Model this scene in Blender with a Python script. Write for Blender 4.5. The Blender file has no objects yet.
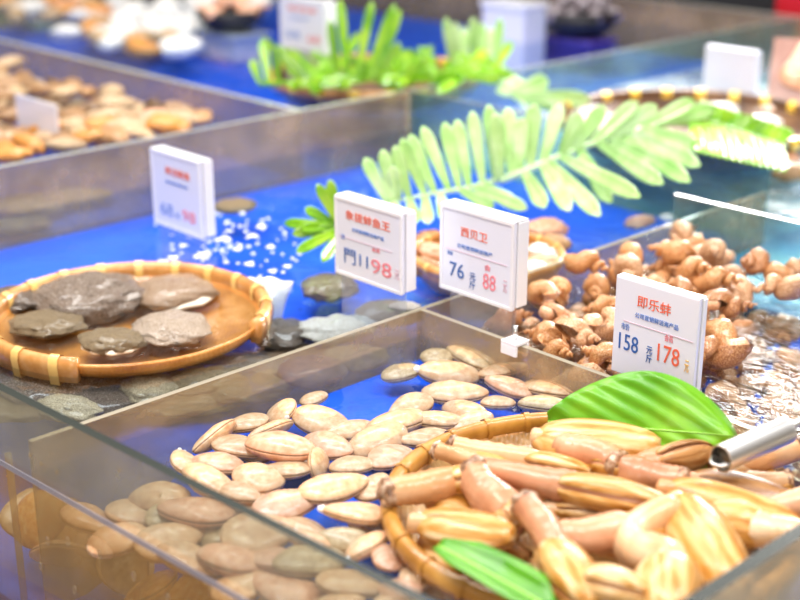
import bpy, math, random
from mathutils import Vector, Matrix, Euler, noise
random.seed(7)
S = bpy.context.scene
COL = S.collection
PI = math.pi
R = math.radians

# ------------------------------------------------------------------ camera frame (photo taken as 800x600)
FPX = 1328.0; PITCH = R(20.06); H = 0.535
CP, SP = math.cos(PITCH), math.sin(PITCH)
AZ = R(46.3)
VD = Vector((math.sin(AZ), math.cos(AZ), 0)); UD = Vector((VD.y, -VD.x, 0))
TANKROT = math.atan2(UD.y, UD.x)
EYE = Vector((0, 0, H))

def ray(x, y):
    a = x - 400; b = 300 - y
    return Vector((a, b * SP + FPX * CP, b * CP - FPX * SP))
def P(x, y, z):                       # point of the horizontal plane z
    d = ray(x, y); return EYE + d * ((z - H) / d.z)
def Py(x, y, Y):                      # point of the vertical plane at world depth Y
    d = ray(x, y); return EYE + d * (Y / d.y)
def Pv(x, y, v):                      # point of the vertical plane v = const (parallel to the long panes)
    d = ray(x, y); return EYE + d * ((v - EYE.dot(VD)) / d.dot(VD))
def W(u, v, z): 
    q = UD * u + VD * v; return Vector((q.x, q.y, z))
def UV(p): return (p.x * UD.x + p.y * UD.y, p.x * VD.x + p.y * VD.y)
def proj(p):
    z = p.z - H; k = p.y * CP - z * SP
    return (400 + FPX * p.x / k, 300 - FPX * (p.y * SP + z * CP) / k, k)

# ------------------------------------------------------------------ materials
def lin(h):
    h = h.lstrip('#'); o = []
    for i in (0, 2, 4):
        c = int(h[i:i+2], 16) / 255
        o.append(c / 12.92 if c <= .04045 else ((c + .055) / 1.055) ** 2.4)
    return (*o, 1)

class NT:
    def __init__(s, name):
        s.m = bpy.data.materials.new(name); s.m.use_nodes = True
        s.t = s.m.node_tree; s.t.nodes.clear()
        s.out = s.n('ShaderNodeOutputMaterial')
    def n(s, typ, **kw):
        nd = s.t.nodes.new(typ)
        for k, v in kw.items():
            if hasattr(nd, k): setattr(nd, k, v)
        return nd
    def l(s, a, b): s.t.links.new(a, b)
    def ramp(s, fac, stops):
        r = s.n('ShaderNodeValToRGB'); e = r.color_ramp.elements
        while len(e) > 1: e.remove(e[-1])
        e[0].position, e[0].color = stops[0][0], stops[0][1]
        for p, c in stops[1:]:
            q = e.new(p); q.color = c
        s.l(fac, r.inputs[0]); return r
    def coord(s, kind='Object', scale=(1, 1, 1)):
        tc = s.n('ShaderNodeTexCoord'); mp = s.n('ShaderNodeMapping'); mp.inputs['Scale'].default_value = scale
        s.l(tc.outputs[kind], mp.inputs[0]); return mp.outputs[0]
    def noise(s, vec, scale, detail=4, rough=.55, dist=0):
        q = s.n('ShaderNodeTexNoise'); q.inputs['Scale'].default_value = scale; q.inputs['Detail'].default_value = detail
        q.inputs['Roughness'].default_value = rough; q.inputs['Distortion'].default_value = dist
        if vec is not None: s.l(vec, q.inputs['Vector'])
        return q
    def bump(s, h, strength, dist=.002):
        b = s.n('ShaderNodeBump'); b.inputs['Strength'].default_value = strength; b.inputs['Distance'].default_value = dist
        s.l(h, b.inputs['Height']); return b
    def bsdf(s, rough=.5, spec=.5, coat=0, sss=0):
        b = s.n('ShaderNodeBsdfPrincipled'); b.inputs['Roughness'].default_value = rough
        b.inputs['Specular IOR Level'].default_value = spec
        b.inputs['Coat Weight'].default_value = coat; b.inputs['Coat Roughness'].default_value = .08
        s.l(b.outputs[0], s.out.inputs[0]); return b

def mottled(name, cols, scale=30, rough=.4, coat=.3, bump=.3, bscale=80, stretch=(1, 1, 1), vary=.25, dist=.002, spread=(.3, .7), nd=4):
    """noise-mottled surface with a per-object shift of brightness"""
    m = NT(name); b = m.bsdf(rough, .5, coat)
    oi = m.n('ShaderNodeObjectInfo')
    v = m.coord('Object', stretch)
    ad = m.n('ShaderNodeVectorMath', operation='ADD'); m.l(v, ad.inputs[0])
    cm = m.n('ShaderNodeVectorMath', operation='SCALE'); cm.inputs[3].default_value = 7.0
    cx = m.n('ShaderNodeCombineXYZ'); m.l(oi.outputs['Random'], cx.inputs[0]); m.l(oi.outputs['Random'], cx.inputs[1])
    m.l(cx.outputs[0], cm.inputs[0]); m.l(cm.outputs[0], ad.inputs[1])
    n1 = m.noise(ad.outputs[0], scale, nd)
    n = len(cols); lo, hi = spread
    r = m.ramp(n1.outputs[0], [(lo + (hi - lo) * i / max(1, n - 1), lin(c)) for i, c in enumerate(cols)])
    hsv = m.n('ShaderNodeHueSaturation')
    mr = m.n('ShaderNodeMapRange'); mr.inputs[3].default_value = 1 - vary; mr.inputs[4].default_value = 1 + vary * .5
    m.l(oi.outputs['Random'], mr.inputs[0]); m.l(mr.outputs[0], hsv.inputs['Value'])
    m.l(r.outputs[0], hsv.inputs['Color']); m.l(hsv.outputs[0], b.inputs['Base Color'])
    if bump:
        n2 = m.noise(ad.outputs[0], bscale, 5); bp = m.bump(n2.outputs[0], bump, dist); m.l(bp.outputs[0], b.inputs['Normal'])
    return m.m

def plain(name, c, rough=.4, spec=.5, coat=0, metal=0, bump=0, bscale=40):
    m = NT(name); b = m.bsdf(rough, spec, coat); b.inputs['Base Color'].default_value = lin(c); b.inputs['Metallic'].default_value = metal
    if bump:
        q = m.noise(m.coord('Object'), bscale, 3); bp = m.bump(q.outputs[0], bump, .001); m.l(bp.outputs[0], b.inputs['Normal'])
    return m.m

def clear(name, tint, rough=.03, ior=1.5, haze=0, hazecol='#ffffff', bump=None, glare_dirt=0, below=None):
    """thin clear sheet: transparent + fresnel gloss + a diffuse haze for deposit and for painted reflections"""
    m = NT(name)
    tr = m.n('ShaderNodeBsdfTransparent'); tr.inputs[0].default_value = lin(tint)
    gl = m.n('ShaderNodeBsdfGlossy'); gl.inputs['Roughness'].default_value = rough
    fr = m.n('ShaderNodeLayerWeight'); fr.inputs[0].default_value = .5      # same reflectance seen from either face of the sheet
    f0 = ((ior - 1) / (ior + 1)) ** 2
    pw = m.n('ShaderNodeMath', operation='POWER'); m.l(fr.outputs['Facing'], pw.inputs[0]); pw.inputs[1].default_value = 5
    ma = m.n('ShaderNodeMath', operation='MULTIPLY_ADD'); m.l(pw.outputs[0], ma.inputs[0]); ma.inputs[1].default_value = 1 - f0; ma.inputs[2].default_value = f0
    mx = m.n('ShaderNodeMixShader'); m.l(ma.outputs[0], mx.inputs[0]); m.l(tr.outputs[0], mx.inputs[1]); m.l(gl.outputs[0], mx.inputs[2])
    last = mx
    if bump:
        v = m.coord('Object', bump.get('stretch', (1, 1, 1)))
        q = m.noise(v, bump['scale'], bump.get('detail', 2), .5, bump.get('dist', .3))
        bp = m.bump(q.outputs[0], bump['strength'], bump.get('d', .01))
        m.l(bp.outputs[0], gl.inputs['Normal']); m.l(bp.outputs[0], fr.inputs['Normal'])
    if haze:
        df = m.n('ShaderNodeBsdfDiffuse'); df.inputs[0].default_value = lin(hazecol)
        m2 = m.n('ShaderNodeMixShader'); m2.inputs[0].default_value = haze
        if glare_dirt:
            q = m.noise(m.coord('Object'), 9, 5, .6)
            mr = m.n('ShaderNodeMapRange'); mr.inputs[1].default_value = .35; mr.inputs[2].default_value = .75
            mr.inputs[3].default_value = max(0, haze - glare_dirt); mr.inputs[4].default_value = haze + glare_dirt
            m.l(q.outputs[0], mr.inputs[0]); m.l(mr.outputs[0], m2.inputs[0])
        if below:
            sp = m.n('ShaderNodeSeparateXYZ'); m.l(m.coord('Object'), sp.inputs[0])
            cp = m.n('ShaderNodeMath', operation='LESS_THAN'); m.l(sp.outputs[2], cp.inputs[0]); cp.inputs[1].default_value = below[0]
            cm = m.n('ShaderNodeMixRGB'); m.l(cp.outputs[0], cm.inputs[0]); cm.inputs[1].default_value = lin(hazecol); cm.inputs[2].default_value = lin(below[1])
            m.l(cm.outputs[0], df.inputs[0])
            ah = m.n('ShaderNodeMath', operation='MULTIPLY_ADD'); m.l(cp.outputs[0], ah.inputs[0]); ah.inputs[1].default_value = below[2]
            src_ = m2.inputs[0].links[0].from_socket; m.l(src_, ah.inputs[2]); m.l(ah.outputs[0], m2.inputs[0])
        m.l(mx.outputs[0], m2.inputs[1]); m.l(df.outputs[0], m2.inputs[2]); last = m2
    m.l(last.outputs[0], m.out.inputs[0])
    return m.m

M = {}
M['glass'] = clear('glass', '#e8e8de', .03, 1.5, .32, '#d6b896', glare_dirt=.16)  # tan haze paints the divider's reflections along with droplets and dirt
M['glass_teal'] = clear('back_glass', '#dceaea', .03, 1.5, .14, '#9fb8b4', glare_dirt=.08)
M['glass_side'] = clear('side_glass', '#ecebe2', .03, 1.5, .42, '#e2d6c2', glare_dirt=.14)  # pale haze paints the light reflected off the outer face
M['glass_front'] = clear('front_glass', '#ecebe2', .03, 1.5, .24, '#cfc4b4', glare_dirt=.14, below=(-.085, '#dca864', .04))  # grey haze paints the pane's glare and reflections above the water line
M['edge'] = plain('glass_edge', '#1a231e', .25, .5, .1)
M['edge_light'] = plain('glass_edge_light', '#a09684', .15, .6, .3)
M['edge_pale'] = plain('glass_edge_pale', '#c8cac4', .15, .8, .5)
M['seal'] = clear('silicone', '#e8dcc8', .2, 1.4, .25, '#e9d7b8')
M['water_sheen'] = clear('waterline_sheen', '#e0dee6', .1, 1.5, .38, '#c4c0cc')  # pale tone of the reflecting water edge, put into colour
M['water'] = clear('water', '#eef6fb', .02, 1.33, 0, bump=dict(scale=14, strength=.22, d=.02, detail=3, dist=.6))
M['water_rippled'] = clear('water_rippled', '#eef6fb', .09, 1.33, 0, bump=dict(scale=22, strength=.6, d=.02, detail=3, dist=.8, stretch=(1, 2.2, 1)))
M['water_glare'] = clear('water_glare', '#eef6fb', .05, 1.33, .35, '#dfeef0', bump=dict(scale=22, strength=.6, d=.02, detail=3, dist=.8), glare_dirt=.3)  # white haze paints glare on the water surface
M['acrylic'] = clear('acrylic', '#f4f6fa', .05, 1.4, .12, '#e9e9f0')
M['milky'] = clear('milky_acrylic', '#eeeef6', .15, 1.4, .62, '#f0f0fa')
M['white'] = plain('white_acrylic', '#eeeef4', .25, .5, .4)
M['card'] = plain('card', '#e4e6f4', .35, .5, .5)
M['red_ink'] = plain('red_ink', '#e8694a', .5)
M['pink_ink'] = plain('pink_ink', '#e8808c', .5)
M['blue_ink'] = plain('blue_ink', '#2c5fa8', .5)
M['pale_ink'] = plain('pale_ink', '#6f8fd0', .5)
M['line_ink'] = plain('line_ink', '#d8b4c4', .5)

def blue_floor():
    m = NT('blue_tank_floor'); b = m.bsdf(.5, .3)
    v = m.coord('Object'); q = m.noise(v, 3.5, 2)
    r = m.ramp(q.outputs[0], [(.3, lin('#0a50dc')), (.7, lin('#1a6cf0'))])
    vo = m.n('ShaderNodeTexVoronoi'); vo.inputs['Scale'].default_value = 11; m.l(v, vo.inputs['Vector'])
    cr = m.ramp(vo.outputs['Distance'], [(.05, (0, 0, 0, 1)), (.07, (1, 1, 1, 1))])     # dark drain holes
    mx = m.n('ShaderNodeMixRGB'); mx.inputs[1].default_value = lin('#06204f')
    m.l(cr.outputs[0], mx.inputs[0]); m.l(r.outputs[0], mx.inputs[2]); m.l(mx.outputs[0], b.inputs['Base Color'])
    return m.m
M['blue'] = blue_floor()
M['aqua'] = mottled('aqua_tank_floor', ['#2f8fc8', '#8fd6e4', '#d2f2f2'], 4, .5, 0, 0, vary=0)
M['tealfloor'] = mottled('teal_tank_floor', ['#1673b4', '#2a93c8', '#6cc0cf'], 4, .5, 0, 0, vary=0)
M['clam'] = mottled('clam_shell', ['#cc9468', '#deae84', '#e8c19c'], 9, .4, .3, .05, 60, (1, 1, 1), .16)
M['clam_pink'] = mottled('clam_shell_rosy', ['#cf8e68', '#e0a684', '#eabd9f'], 9, .4, .3, .05, 60, (1, 1, 1), .12)
M['clam_grey'] = mottled('clam_shell_grey', ['#ac8a64', '#c6a67e', '#d8bc96'], 9, .4, .3, .05, 60, (1, 1, 1), .12)
M['clam_orange'] = mottled('clam_shell_orange', ['#c8782e', '#e2a050', '#f2cc94'], 12, .35, .4, .15, 60, (1, 1, 1), .15)
M['siphon_white'] = plain('siphon_white', '#f7e9de', .35, .5, .4)
M['seam'] = plain('seam_brown', '#8a6242', .6)

def valve_mat(name, cols):
    m = NT(name); b = m.bsdf(.36, .45, .2)
    oi = m.n('ShaderNodeObjectInfo')
    v = m.coord('Object', (9, 60, 60))
    q = m.noise(v, 1.4, 4, .6, 1.2)
    w = m.n('ShaderNodeTexWave', wave_type='BANDS', bands_direction='Y'); w.inputs['Scale'].default_value = 28; w.inputs['Distortion'].default_value = 2.5
    w.inputs['Detail'].default_value = 3; m.l(m.coord('Object', (.25, 1, 1)), w.inputs['Vector'])
    ad = m.n('ShaderNodeMath', operation='MULTIPLY_ADD'); m.l(w.outputs[1], ad.inputs[0]); ad.inputs[1].default_value = .17
    m.l(q.outputs[0], ad.inputs[2])
    r = m.ramp(ad.outputs[0], [(.35 + .45 * i / (len(cols) - 1), lin(c)) for i, c in enumerate(cols)])
    hsv = m.n('ShaderNodeHueSaturation'); mr = m.n('ShaderNodeMapRange'); mr.inputs[3].default_value = .85; mr.inputs[4].default_value = 1.1
    m.l(oi.outputs['Random'], mr.inputs[0]); m.l(mr.outputs[0], hsv.inputs['Value']); m.l(r.outputs[0], hsv.inputs['Color'])
    m.l(hsv.outputs[0], b.inputs['Base Color'])
    bp = m.bump(ad.outputs[0], .35, .002); m.l(bp.outputs[0], b.inputs['Normal'])
    return m.m
M['valve_gold'] = valve_mat('valve_golden', ['#9a5c18', '#c08434', '#d6a462', '#e8ca9c'])
M['valve_cream'] = valve_mat('valve_cream', ['#b0762e', '#cc9854', '#dcb47e', '#ecd2a8'])
M['valve_brown'] = valve_mat('valve_brown', ['#684020', '#966434', '#b88650', '#d2ac78'])
M['flesh'] = mottled('siphon_flesh', ['#be7e4a', '#d49c6a', '#e4ba92'], 25, .34, .2, .35, 60, (.4, 1, 1), .1)
M['flesh_pink'] = mottled('siphon_flesh_rosy', ['#b06c4a', '#ca8e68', '#deae8c'], 25, .34, .2, .4, 60, (.4, 1, 1), .1)
M['flesh_cream'] = mottled('siphon_flesh_cream', ['#c8925e', '#dcb084', '#eaccaa'], 25, .34, .2, .25, 60, (.4, 1, 1), .06)
M['tip'] = mottled('siphon_tip', ['#4a2c1c', '#9a6e4c', '#e6d2ba'], 120, .45, .3, .5, 200, (1, 1, 1), .1)

def bamboo(name, cols, weave=60):
    m = NT(name); b = m.bsdf(.38, .5, .4)
    v = m.coord('Object', (1, 1, 1)); q = m.noise(v, 18, 4, .6)
    r = m.ramp(q.outputs[0], [(.3 + .4 * i / (len(cols) - 1), lin(c)) for i, c in enumerate(cols)]); m.l(r.outputs[0], b.inputs['Base Color'])
    ck = m.n('ShaderNodeTexWave', wave_type='BANDS', bands_direction='X'); ck.inputs['Scale'].default_value = weave; m.l(v, ck.inputs['Vector'])
    c2 = m.n('ShaderNodeTexWave', wave_type='BANDS', bands_direction='Y'); c2.inputs['Scale'].default_value = weave; m.l(v, c2.inputs['Vector'])
    mu = m.n('ShaderNodeMath', operation='MULTIPLY'); m.l(ck.outputs[1], mu.inputs[0]); m.l(c2.outputs[1], mu.inputs[1])
    bp = m.bump(mu.outputs[0], .25, .002); m.l(bp.outputs[0], b.inputs['Normal'])
    return m.m
M['bamboo'] = bamboo('bamboo_tray', ['#b5783a', '#d79a55', '#e8bb80'])
M['bamboo_gold'] = bamboo('bamboo_golden_brown', ['#96601c', '#b97e30', '#d49c4c'], 12)
M['bamboo_b'] = bamboo('bamboo_orange', ['#a8641e', '#cc8436', '#dc9c54'])
M['bamboo_rim'] = bamboo('bamboo_rim', ['#a8682c', '#cf8f4b', '#e6b47a'], 12)
M['bamboo_dark'] = bamboo('bamboo_dark', ['#3a2412', '#6a4424', '#8a6236'], 30)
M['binding'] = plain('cane_binding', '#f0c271', .35, .5, .5)
M['binding_gold'] = plain('cane_binding_gold', '#f4c84a', .3, .6, .5)
M['abalone_dark'] = mottled('abalone_dark', ['#4a3a30', '#7e685a', '#a4907e', '#f4ece0'], 60, .35, .5, 1, 60, (1, 1, 1), .15, .008, (.34, .70), 8)
M['abalone_brown'] = mottled('abalone_brown', ['#6a4630', '#a07a5a', '#c4a88c', '#b7b4a8'], 44, .4, .4, 1, 60, (1, 2, 1), .12, .004, (.3, .7), 6)
M['abalone_pale'] = mottled('abalone_pale', ['#7c6450', '#a88e78', '#cab8a4', '#f0e8de'], 60, .45, .3, 1, 70, (1, 1, 1), .12, .004, (.3, .7), 7)
M['abalone_tan'] = mottled('abalone_tan', ['#54442e', '#907a58', '#b8a27e'], 70, .5, .3, 1, 70, (1, 1, 1), .12, .004, (.3, .7), 7)
M['abalone_algae'] = mottled('abalone_algae', ['#6a5a42', '#9a8a6c', '#c0ae8e', '#e0d2ac'], 40, .45, .3, .8, 60, (1, 1, 1), .1, .004, (.3, .7), 6)
M['rock_purple'] = mottled('shell_purple_brown', ['#4a3434', '#77554e', '#a07a68'], 14, .4, .4, .5, 50, (1, 1, 1), .1)
M['nacre'] = mottled('nacre', ['#cfd0c4', '#f2f0ea', '#ffffff'], 16, .15, .8, .1, 30, (1, 1, 1), .05)
M['chip_white'] = mottled('chalky_shell', ['#a89a8a', '#e6dccf', '#ffffff'], 60, .5, .2, .9, 80, (1, 1, 1), .1, .004)
M['foot'] = plain('abalone_foot', '#efe6d6', .35, .5, .4)
M['whelk_o'] = mottled('whelk_orange', ['#a05820', '#c47c40', '#dca26a', '#eecba0'], 34, .35, .5, .5, 90, (1, 1, 1), .2)
M['whelk_t'] = mottled('whelk_tan', ['#9e6438', '#c48e60', '#dcb08a', '#f0d6b6'], 34, .35, .5, .5, 90, (1, 1, 1), .2)
M['whelk_b'] = mottled('whelk_brown', ['#7a4420', '#a8683a', '#c68c5c', '#e0b488'], 34, .35, .5, .5, 90, (1, 1, 1), .15)
M['whelk_foot'] = mottled('whelk_foot', ['#d08a5c', '#eab48a', '#f7d6b8'], 40, .3, .5, .3, 60, (1, 1, 1), .1)
M['frond'] = mottled('frond_mint', ['#94c86c', '#b8de8e', '#d8f0ba'], 14, .25, .6, 0, vary=.12)
M['frond_stem'] = plain('frond_stem', '#d6f2bc', .3, .5, .5)
M['frond_green'] = mottled('frond_green', ['#4f9408', '#84bc18', '#b4d83c'], 14, .28, .5, 0, vary=.25)
M['leaf'] = mottled('broad_leaf', ['#3c8406', '#5ca00c', '#80b81a'], 9, .38, .15, .15, 30, vary=.05)
def leaf_veins(m_):
    t_ = m_.node_tree; b_ = [n_ for n_ in t_.nodes if n_.type == 'BSDF_PRINCIPLED'][0]
    tc_ = t_.nodes.new('ShaderNodeTexCoord'); w_ = t_.nodes.new('ShaderNodeTexWave'); w_.wave_type = 'BANDS'; w_.bands_direction = 'DIAGONAL'
    w_.inputs['Scale'].default_value = 26; w_.inputs['Distortion'].default_value = 1.2; w_.inputs['Detail'].default_value = 1
    t_.links.new(tc_.outputs['Object'], w_.inputs['Vector'])
    bp_ = t_.nodes.new('ShaderNodeBump'); bp_.inputs['Strength'].default_value = .5; bp_.inputs['Distance'].default_value = .004
    t_.links.new(w_.outputs[1], bp_.inputs['Height']); t_.links.new(bp_.outputs[0], b_.inputs['Normal'])
leaf_veins(M['leaf'])
M['leaf_vein'] = plain('leaf_vein', '#a6dc5a', .3, .5, .5)
M['steel'] = plain('brushed_steel', '#e2e2e2', .32, .5, 0, 1, .1, 300)
M['steel_dark'] = plain('steel_inside', '#6a665e', .35, .5, 0, 1)
M['glints'] = plain('glints', '#f6f8fc', .3, .5, .6)  # white of the painted highlights on rippled water
M['counter'] = plain('counter_blue', '#174fc0', .5)
M['ground'] = mottled('ground', ['#8a857c', '#a09a90'], 6, .6, 0, 0, vary=0)
M['darkwall'] = mottled('dark_wall', ['#232326', '#2e2e33'], 3, .7, 0, 0, vary=0)
M['greywall'] = mottled('grey_panel', ['#5f5a55', '#6d6863'], 4, .6, 0, 0, vary=0)
M['red'] = plain('red_paint', '#c01020', .4)
M['black_net'] = plain('black_net', '#1c1a1c', .5)
M['purple'] = plain('purple_plastic', '#5a4aa8', .4)
M['plate_green'] = plain('pale_green_plastic', '#b9d8b0', .4, .5, .3)
M['white_shell'] = mottled('white_shell', ['#d8d4cc', '#f2f0ee', '#ffffff'], 25, .35, .4, .3, 60, vary=.06)
M['brown_shell'] = mottled('brown_shell', ['#6e4420', '#9a6c40', '#bc9060', '#dcbc92'], 26, .4, .4, .4, 70, (1, 1, 1), .25)
M['tan_shell'] = mottled('tan_shell', ['#94704a', '#b8946a', '#d0b48e', '#e4d2b4'], 26, .4, .4, .4, 70, (1, 1, 1), .2)
M['dark_shell'] = mottled('dark_shell', ['#3e2814', '#6a4826', '#94703e'], 26, .4, .4, .4, 70, (1, 1, 1), .2)
M['amber_shell'] = mottled('amber_shell', ['#b86c1c', '#d08a34', '#e4ac60'], 26, .4, .4, .3, 70, (1, 1, 1), .15)
M['clam_flesh'] = mottled('clam_flesh', ['#e89a72', '#f4bb98', '#fbdcc8'], 30, .3, .5, .3, 60, vary=.1)
M['photo_board'] = mottled('photo_board', ['#8c6054', '#a9786a', '#c0968a'], 12, .3, .5, 0, vary=0)
M['pearl_dark'] = mottled('dark_net_shell', ['#4c4040', '#8d7f84', '#c8c0cc'], 30, .3, .5, .3, 60, vary=.15)

# ------------------------------------------------------------------ mesh helpers
def mesh(name, vs, fs, mat, smooth=True, fm=None):
    me = bpy.data.meshes.new(name); me.from_pydata([tuple(v) for v in vs], [], fs); me.update()
    for m_ in (mat if isinstance(mat, list) else [mat]): me.materials.append(m_)
    for i, p in enumerate(me.polygons):
        p.use_smooth = smooth
        if fm: p.material_index = fm[i]
    return me
def ob(name, me, parent=None, loc=None, rot=None, scale=None):
    o = bpy.data.objects.new(name, me); COL.objects.link(o)
    if parent is not None: o.parent = parent
    if loc is not None: o.location = loc
    if rot is not None: o.rotation_euler = rot
    if scale is not None: o.scale = scale
    return o
def tag(o, label, cat, group=None, kind=None):
    o['label'] = label; o['category'] = cat
    if group: o['group'] = group
    if kind: o['kind'] = kind
    return o
def thing(name, label, cat, loc, rot=(0, 0, 0), group=None):
    o = bpy.data.objects.new(name, None); COL.objects.link(o); o.location = loc; o.rotation_euler = rot; o.empty_display_size = .02
    return tag(o, label, cat, group)

class MB:
    def __init__(s): s.v = []; s.f = []; s.m = []
    def add(s, vs, fs, mi=0):
        b = len(s.v); s.v += [Vector(v) for v in vs]; s.f += [tuple(b + i for i in f) for f in fs]; s.m += [mi] * len(fs)
    def box(s, x0, x1, y0, y1, z0, z1, mi=0, top=None):
        vs = [(x0, y0, z0), (x1, y0, z0), (x1, y1, z0), (x0, y1, z0), (x0, y0, z1), (x1, y0, z1), (x1, y1, z1), (x0, y1, z1)]
        fs = [(0, 3, 2, 1), (4, 5, 6, 7), (0, 1, 5, 4), (1, 2, 6, 5), (2, 3, 7, 6), (3, 0, 4, 7)]
        b = len(s.m); s.add(vs, fs, mi)
        if top is not None: s.m[b + 1] = top
    def tube(s, pts, rad, n=12, mi=0, cap=True, up=None):
        pts = [Vector(p) for p in pts]; k = len(pts)
        if not hasattr(rad, '__len__'): rad = [rad] * k
        t0 = (pts[1] - pts[0]).normalized()
        ref = Vector(up) if up else (Vector((0, 0, 1)) if abs(t0.z) < .9 else Vector((1, 0, 0)))
        nx = (ref - t0 * ref.dot(t0)).normalized()
        vs = []; fs = []
        for i in range(k):
            t = (pts[min(i + 1, k - 1)] - pts[max(i - 1, 0)]).normalized()
            nx = (nx - t * nx.dot(t)).normalized(); ny = t.cross(nx)
            for j in range(n):
                a = 2 * PI * j / n; vs.append(pts[i] + (nx * math.cos(a) + ny * math.sin(a)) * rad[i])
        for i in range(k - 1):
            for j in range(n):
                fs.append((i * n + j, i * n + (j + 1) % n, (i + 1) * n + (j + 1) % n, (i + 1) * n + j))
        if cap:
            fs.append(tuple(reversed(range(n)))); fs.append(tuple((k - 1) * n + j for j in range(n)))
        s.add(vs, fs, mi)
    def lathe(s, prof, n=48, mi=0, a0=0, a1=2 * PI):
        full = abs(a1 - a0 - 2 * PI) < 1e-6; k = len(prof); cols = n if full else n + 1
        vs = []; fs = []
        for j in range(cols):
            a = a0 + (a1 - a0) * j / n
            for r, z in prof: vs.append((r * math.cos(a), r * math.sin(a), z))
        for j in range(n):
            j2 = (j + 1) % cols
            for i in range(k - 1): fs.append((j * k + i, j2 * k + i, j2 * k + i + 1, j * k + i + 1))
        s.add(vs, fs, mi)
    def blob(s, c, r, n=10, mi=0, fn=None):
        c = Vector(c); vs = []; fs = []; m = n * 2
        for i in range(n + 1):
            th = PI * i / n
            for j in range(m):
                a = 2 * PI * j / m; d = Vector((math.sin(th) * math.cos(a), math.sin(th) * math.sin(a), math.cos(th)))
                k = fn(d) if fn else 1
                vs.append(c + Vector((d.x * r[0], d.y * r[1], d.z * r[2])) * k)
        for i in range(n):
            for j in range(m): fs.append((i * m + j, (i + 1) * m + j, (i + 1) * m + (j + 1) % m, i * m + (j + 1) % m))
        s.add(vs, fs, mi)
    def me(s, name, mat, smooth=True): return mesh(name, s.v, s.f, mat, smooth, s.m if isinstance(mat, list) else None)

def bevel(o, w=.001, seg=2):
    b = o.modifiers.new('bevel', 'BEVEL'); b.width = w; b.segments = seg; b.limit_method = 'ANGLE'; return o
def ordn(i):
    w = ['first', 'second', 'third', 'fourth', 'fifth', 'sixth', 'seventh', 'eighth', 'ninth', 'tenth', 'eleventh', 'twelfth', 'thirteenth', 'fourteenth', 'fifteenth', 'sixteenth', 'seventeenth', 'eighteenth', 'nineteenth', 'twentieth']
    return w[i] if i < len(w) else str(i + 1) + 'th'
def label_rows(items, per, fmt):
    """items: (object, look, px, py); label each by row from the back and by place in the row"""
    items = sorted(items, key=lambda q: q[3])
    rows = [items[i:i + per] for i in range(0, len(items), per)]
    for ri, row in enumerate(rows):
        row.sort(key=lambda q: q[2])
        for ci, (o, look, x, y) in enumerate(row):
            o['label'] = fmt.format(look=look, col=ordn(ci), row=ordn(ri))

# ------------------------------------------------------------------ setting
UR = -.459; UD1 = -1.117; UD2 = -1.969; ULX = -4.3
VF = .575
def vf(u): return .592 + (u + .585) * .0643          # the front pane is not quite square to the rest
def Pf(x, y, d=0):
    a = W(-1.16, vf(-1.16), 0); b = W(-.585, vf(-.585), 0); n_ = Vector((-(b - a).y, (b - a).x, 0)).normalized(); r_ = ray(x, y)
    return EYE + r_ * (((a + n_ * d) - EYE).dot(n_) / r_.dot(n_))
V1 = 1.10; V2 = 1.63; VB = 1.9; VFAR = 3.42
ZW = -.083           # water level of the near tanks
ZD = -.05            # rim of the low dividers
GT = .007

g = MB(); g.box(-8, 8, -4, 12, -1.06, -1.0); fl = ob('floor', g.me('floor', M['ground'], False)); fl['kind'] = 'structure'
g = MB(); g.box(-6.0, 1.0, 0, .1, -1.0, 2.2); wb = ob('wall_back', g.me('wall_back', M['darkwall'], False), None, W(0, 3.9, 0), (0, 0, TANKROT)); wb['kind'] = 'structure'

cnt = thing('display_counter', 'blue counter carrying the glass seafood tanks', 'counter', W(0, 0, -1.0), (0, 0, TANKROT))
g = MB(); g.box(ULX, UR + .02, .46, VFAR + .02, .08, .70)
bevel(ob('cabinet_body', g.me('cabinet_body', M['counter'], False), cnt), .01)
g = MB(); g.box(ULX + .06, UR - .04, .52, VFAR - .04, 0, .08)
ob('plinth', g.me('plinth', M['ground'], False), cnt)

# the tank: one assembly of glued panes on the counter
tank = thing('glass_tank', 'large glass fish tank of glued panes divided into open compartments', 'fish tank', W(0, 0, 0), (0, 0, TANKROT))
def pane(u0, u1, v0, v1, z0, z1, name='divider_pane', edge='edge_light', gm=None):
    q = MB(); q.box(u0, u1, v0, v1, z0, z1, 0, 1)
    q.m[0] = 0
    return ob(name, q.me(name, [M[gm or ('glass_front' if edge == 'edge' else 'glass')], M[edge]], False), tank)
ZB = -.298
def skew(q):
    for v_ in q.v: v_.y += vf(v_.x) - VF
    return q
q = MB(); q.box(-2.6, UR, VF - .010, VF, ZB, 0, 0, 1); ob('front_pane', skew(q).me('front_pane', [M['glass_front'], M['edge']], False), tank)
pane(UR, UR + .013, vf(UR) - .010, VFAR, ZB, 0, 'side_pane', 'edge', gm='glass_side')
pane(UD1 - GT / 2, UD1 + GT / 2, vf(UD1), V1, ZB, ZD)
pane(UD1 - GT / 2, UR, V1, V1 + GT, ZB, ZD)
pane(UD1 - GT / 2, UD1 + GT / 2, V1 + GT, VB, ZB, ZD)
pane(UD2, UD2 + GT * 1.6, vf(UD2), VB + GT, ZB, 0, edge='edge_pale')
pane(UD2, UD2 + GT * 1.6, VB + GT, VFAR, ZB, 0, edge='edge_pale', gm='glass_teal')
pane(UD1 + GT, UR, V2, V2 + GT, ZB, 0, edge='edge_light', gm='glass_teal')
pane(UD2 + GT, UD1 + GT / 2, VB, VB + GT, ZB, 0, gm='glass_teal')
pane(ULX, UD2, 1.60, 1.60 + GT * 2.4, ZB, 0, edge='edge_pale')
pane(ULX, UR, VFAR, VFAR + .03, ZB, 0, 'back_pane', 'edge_pale')
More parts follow.
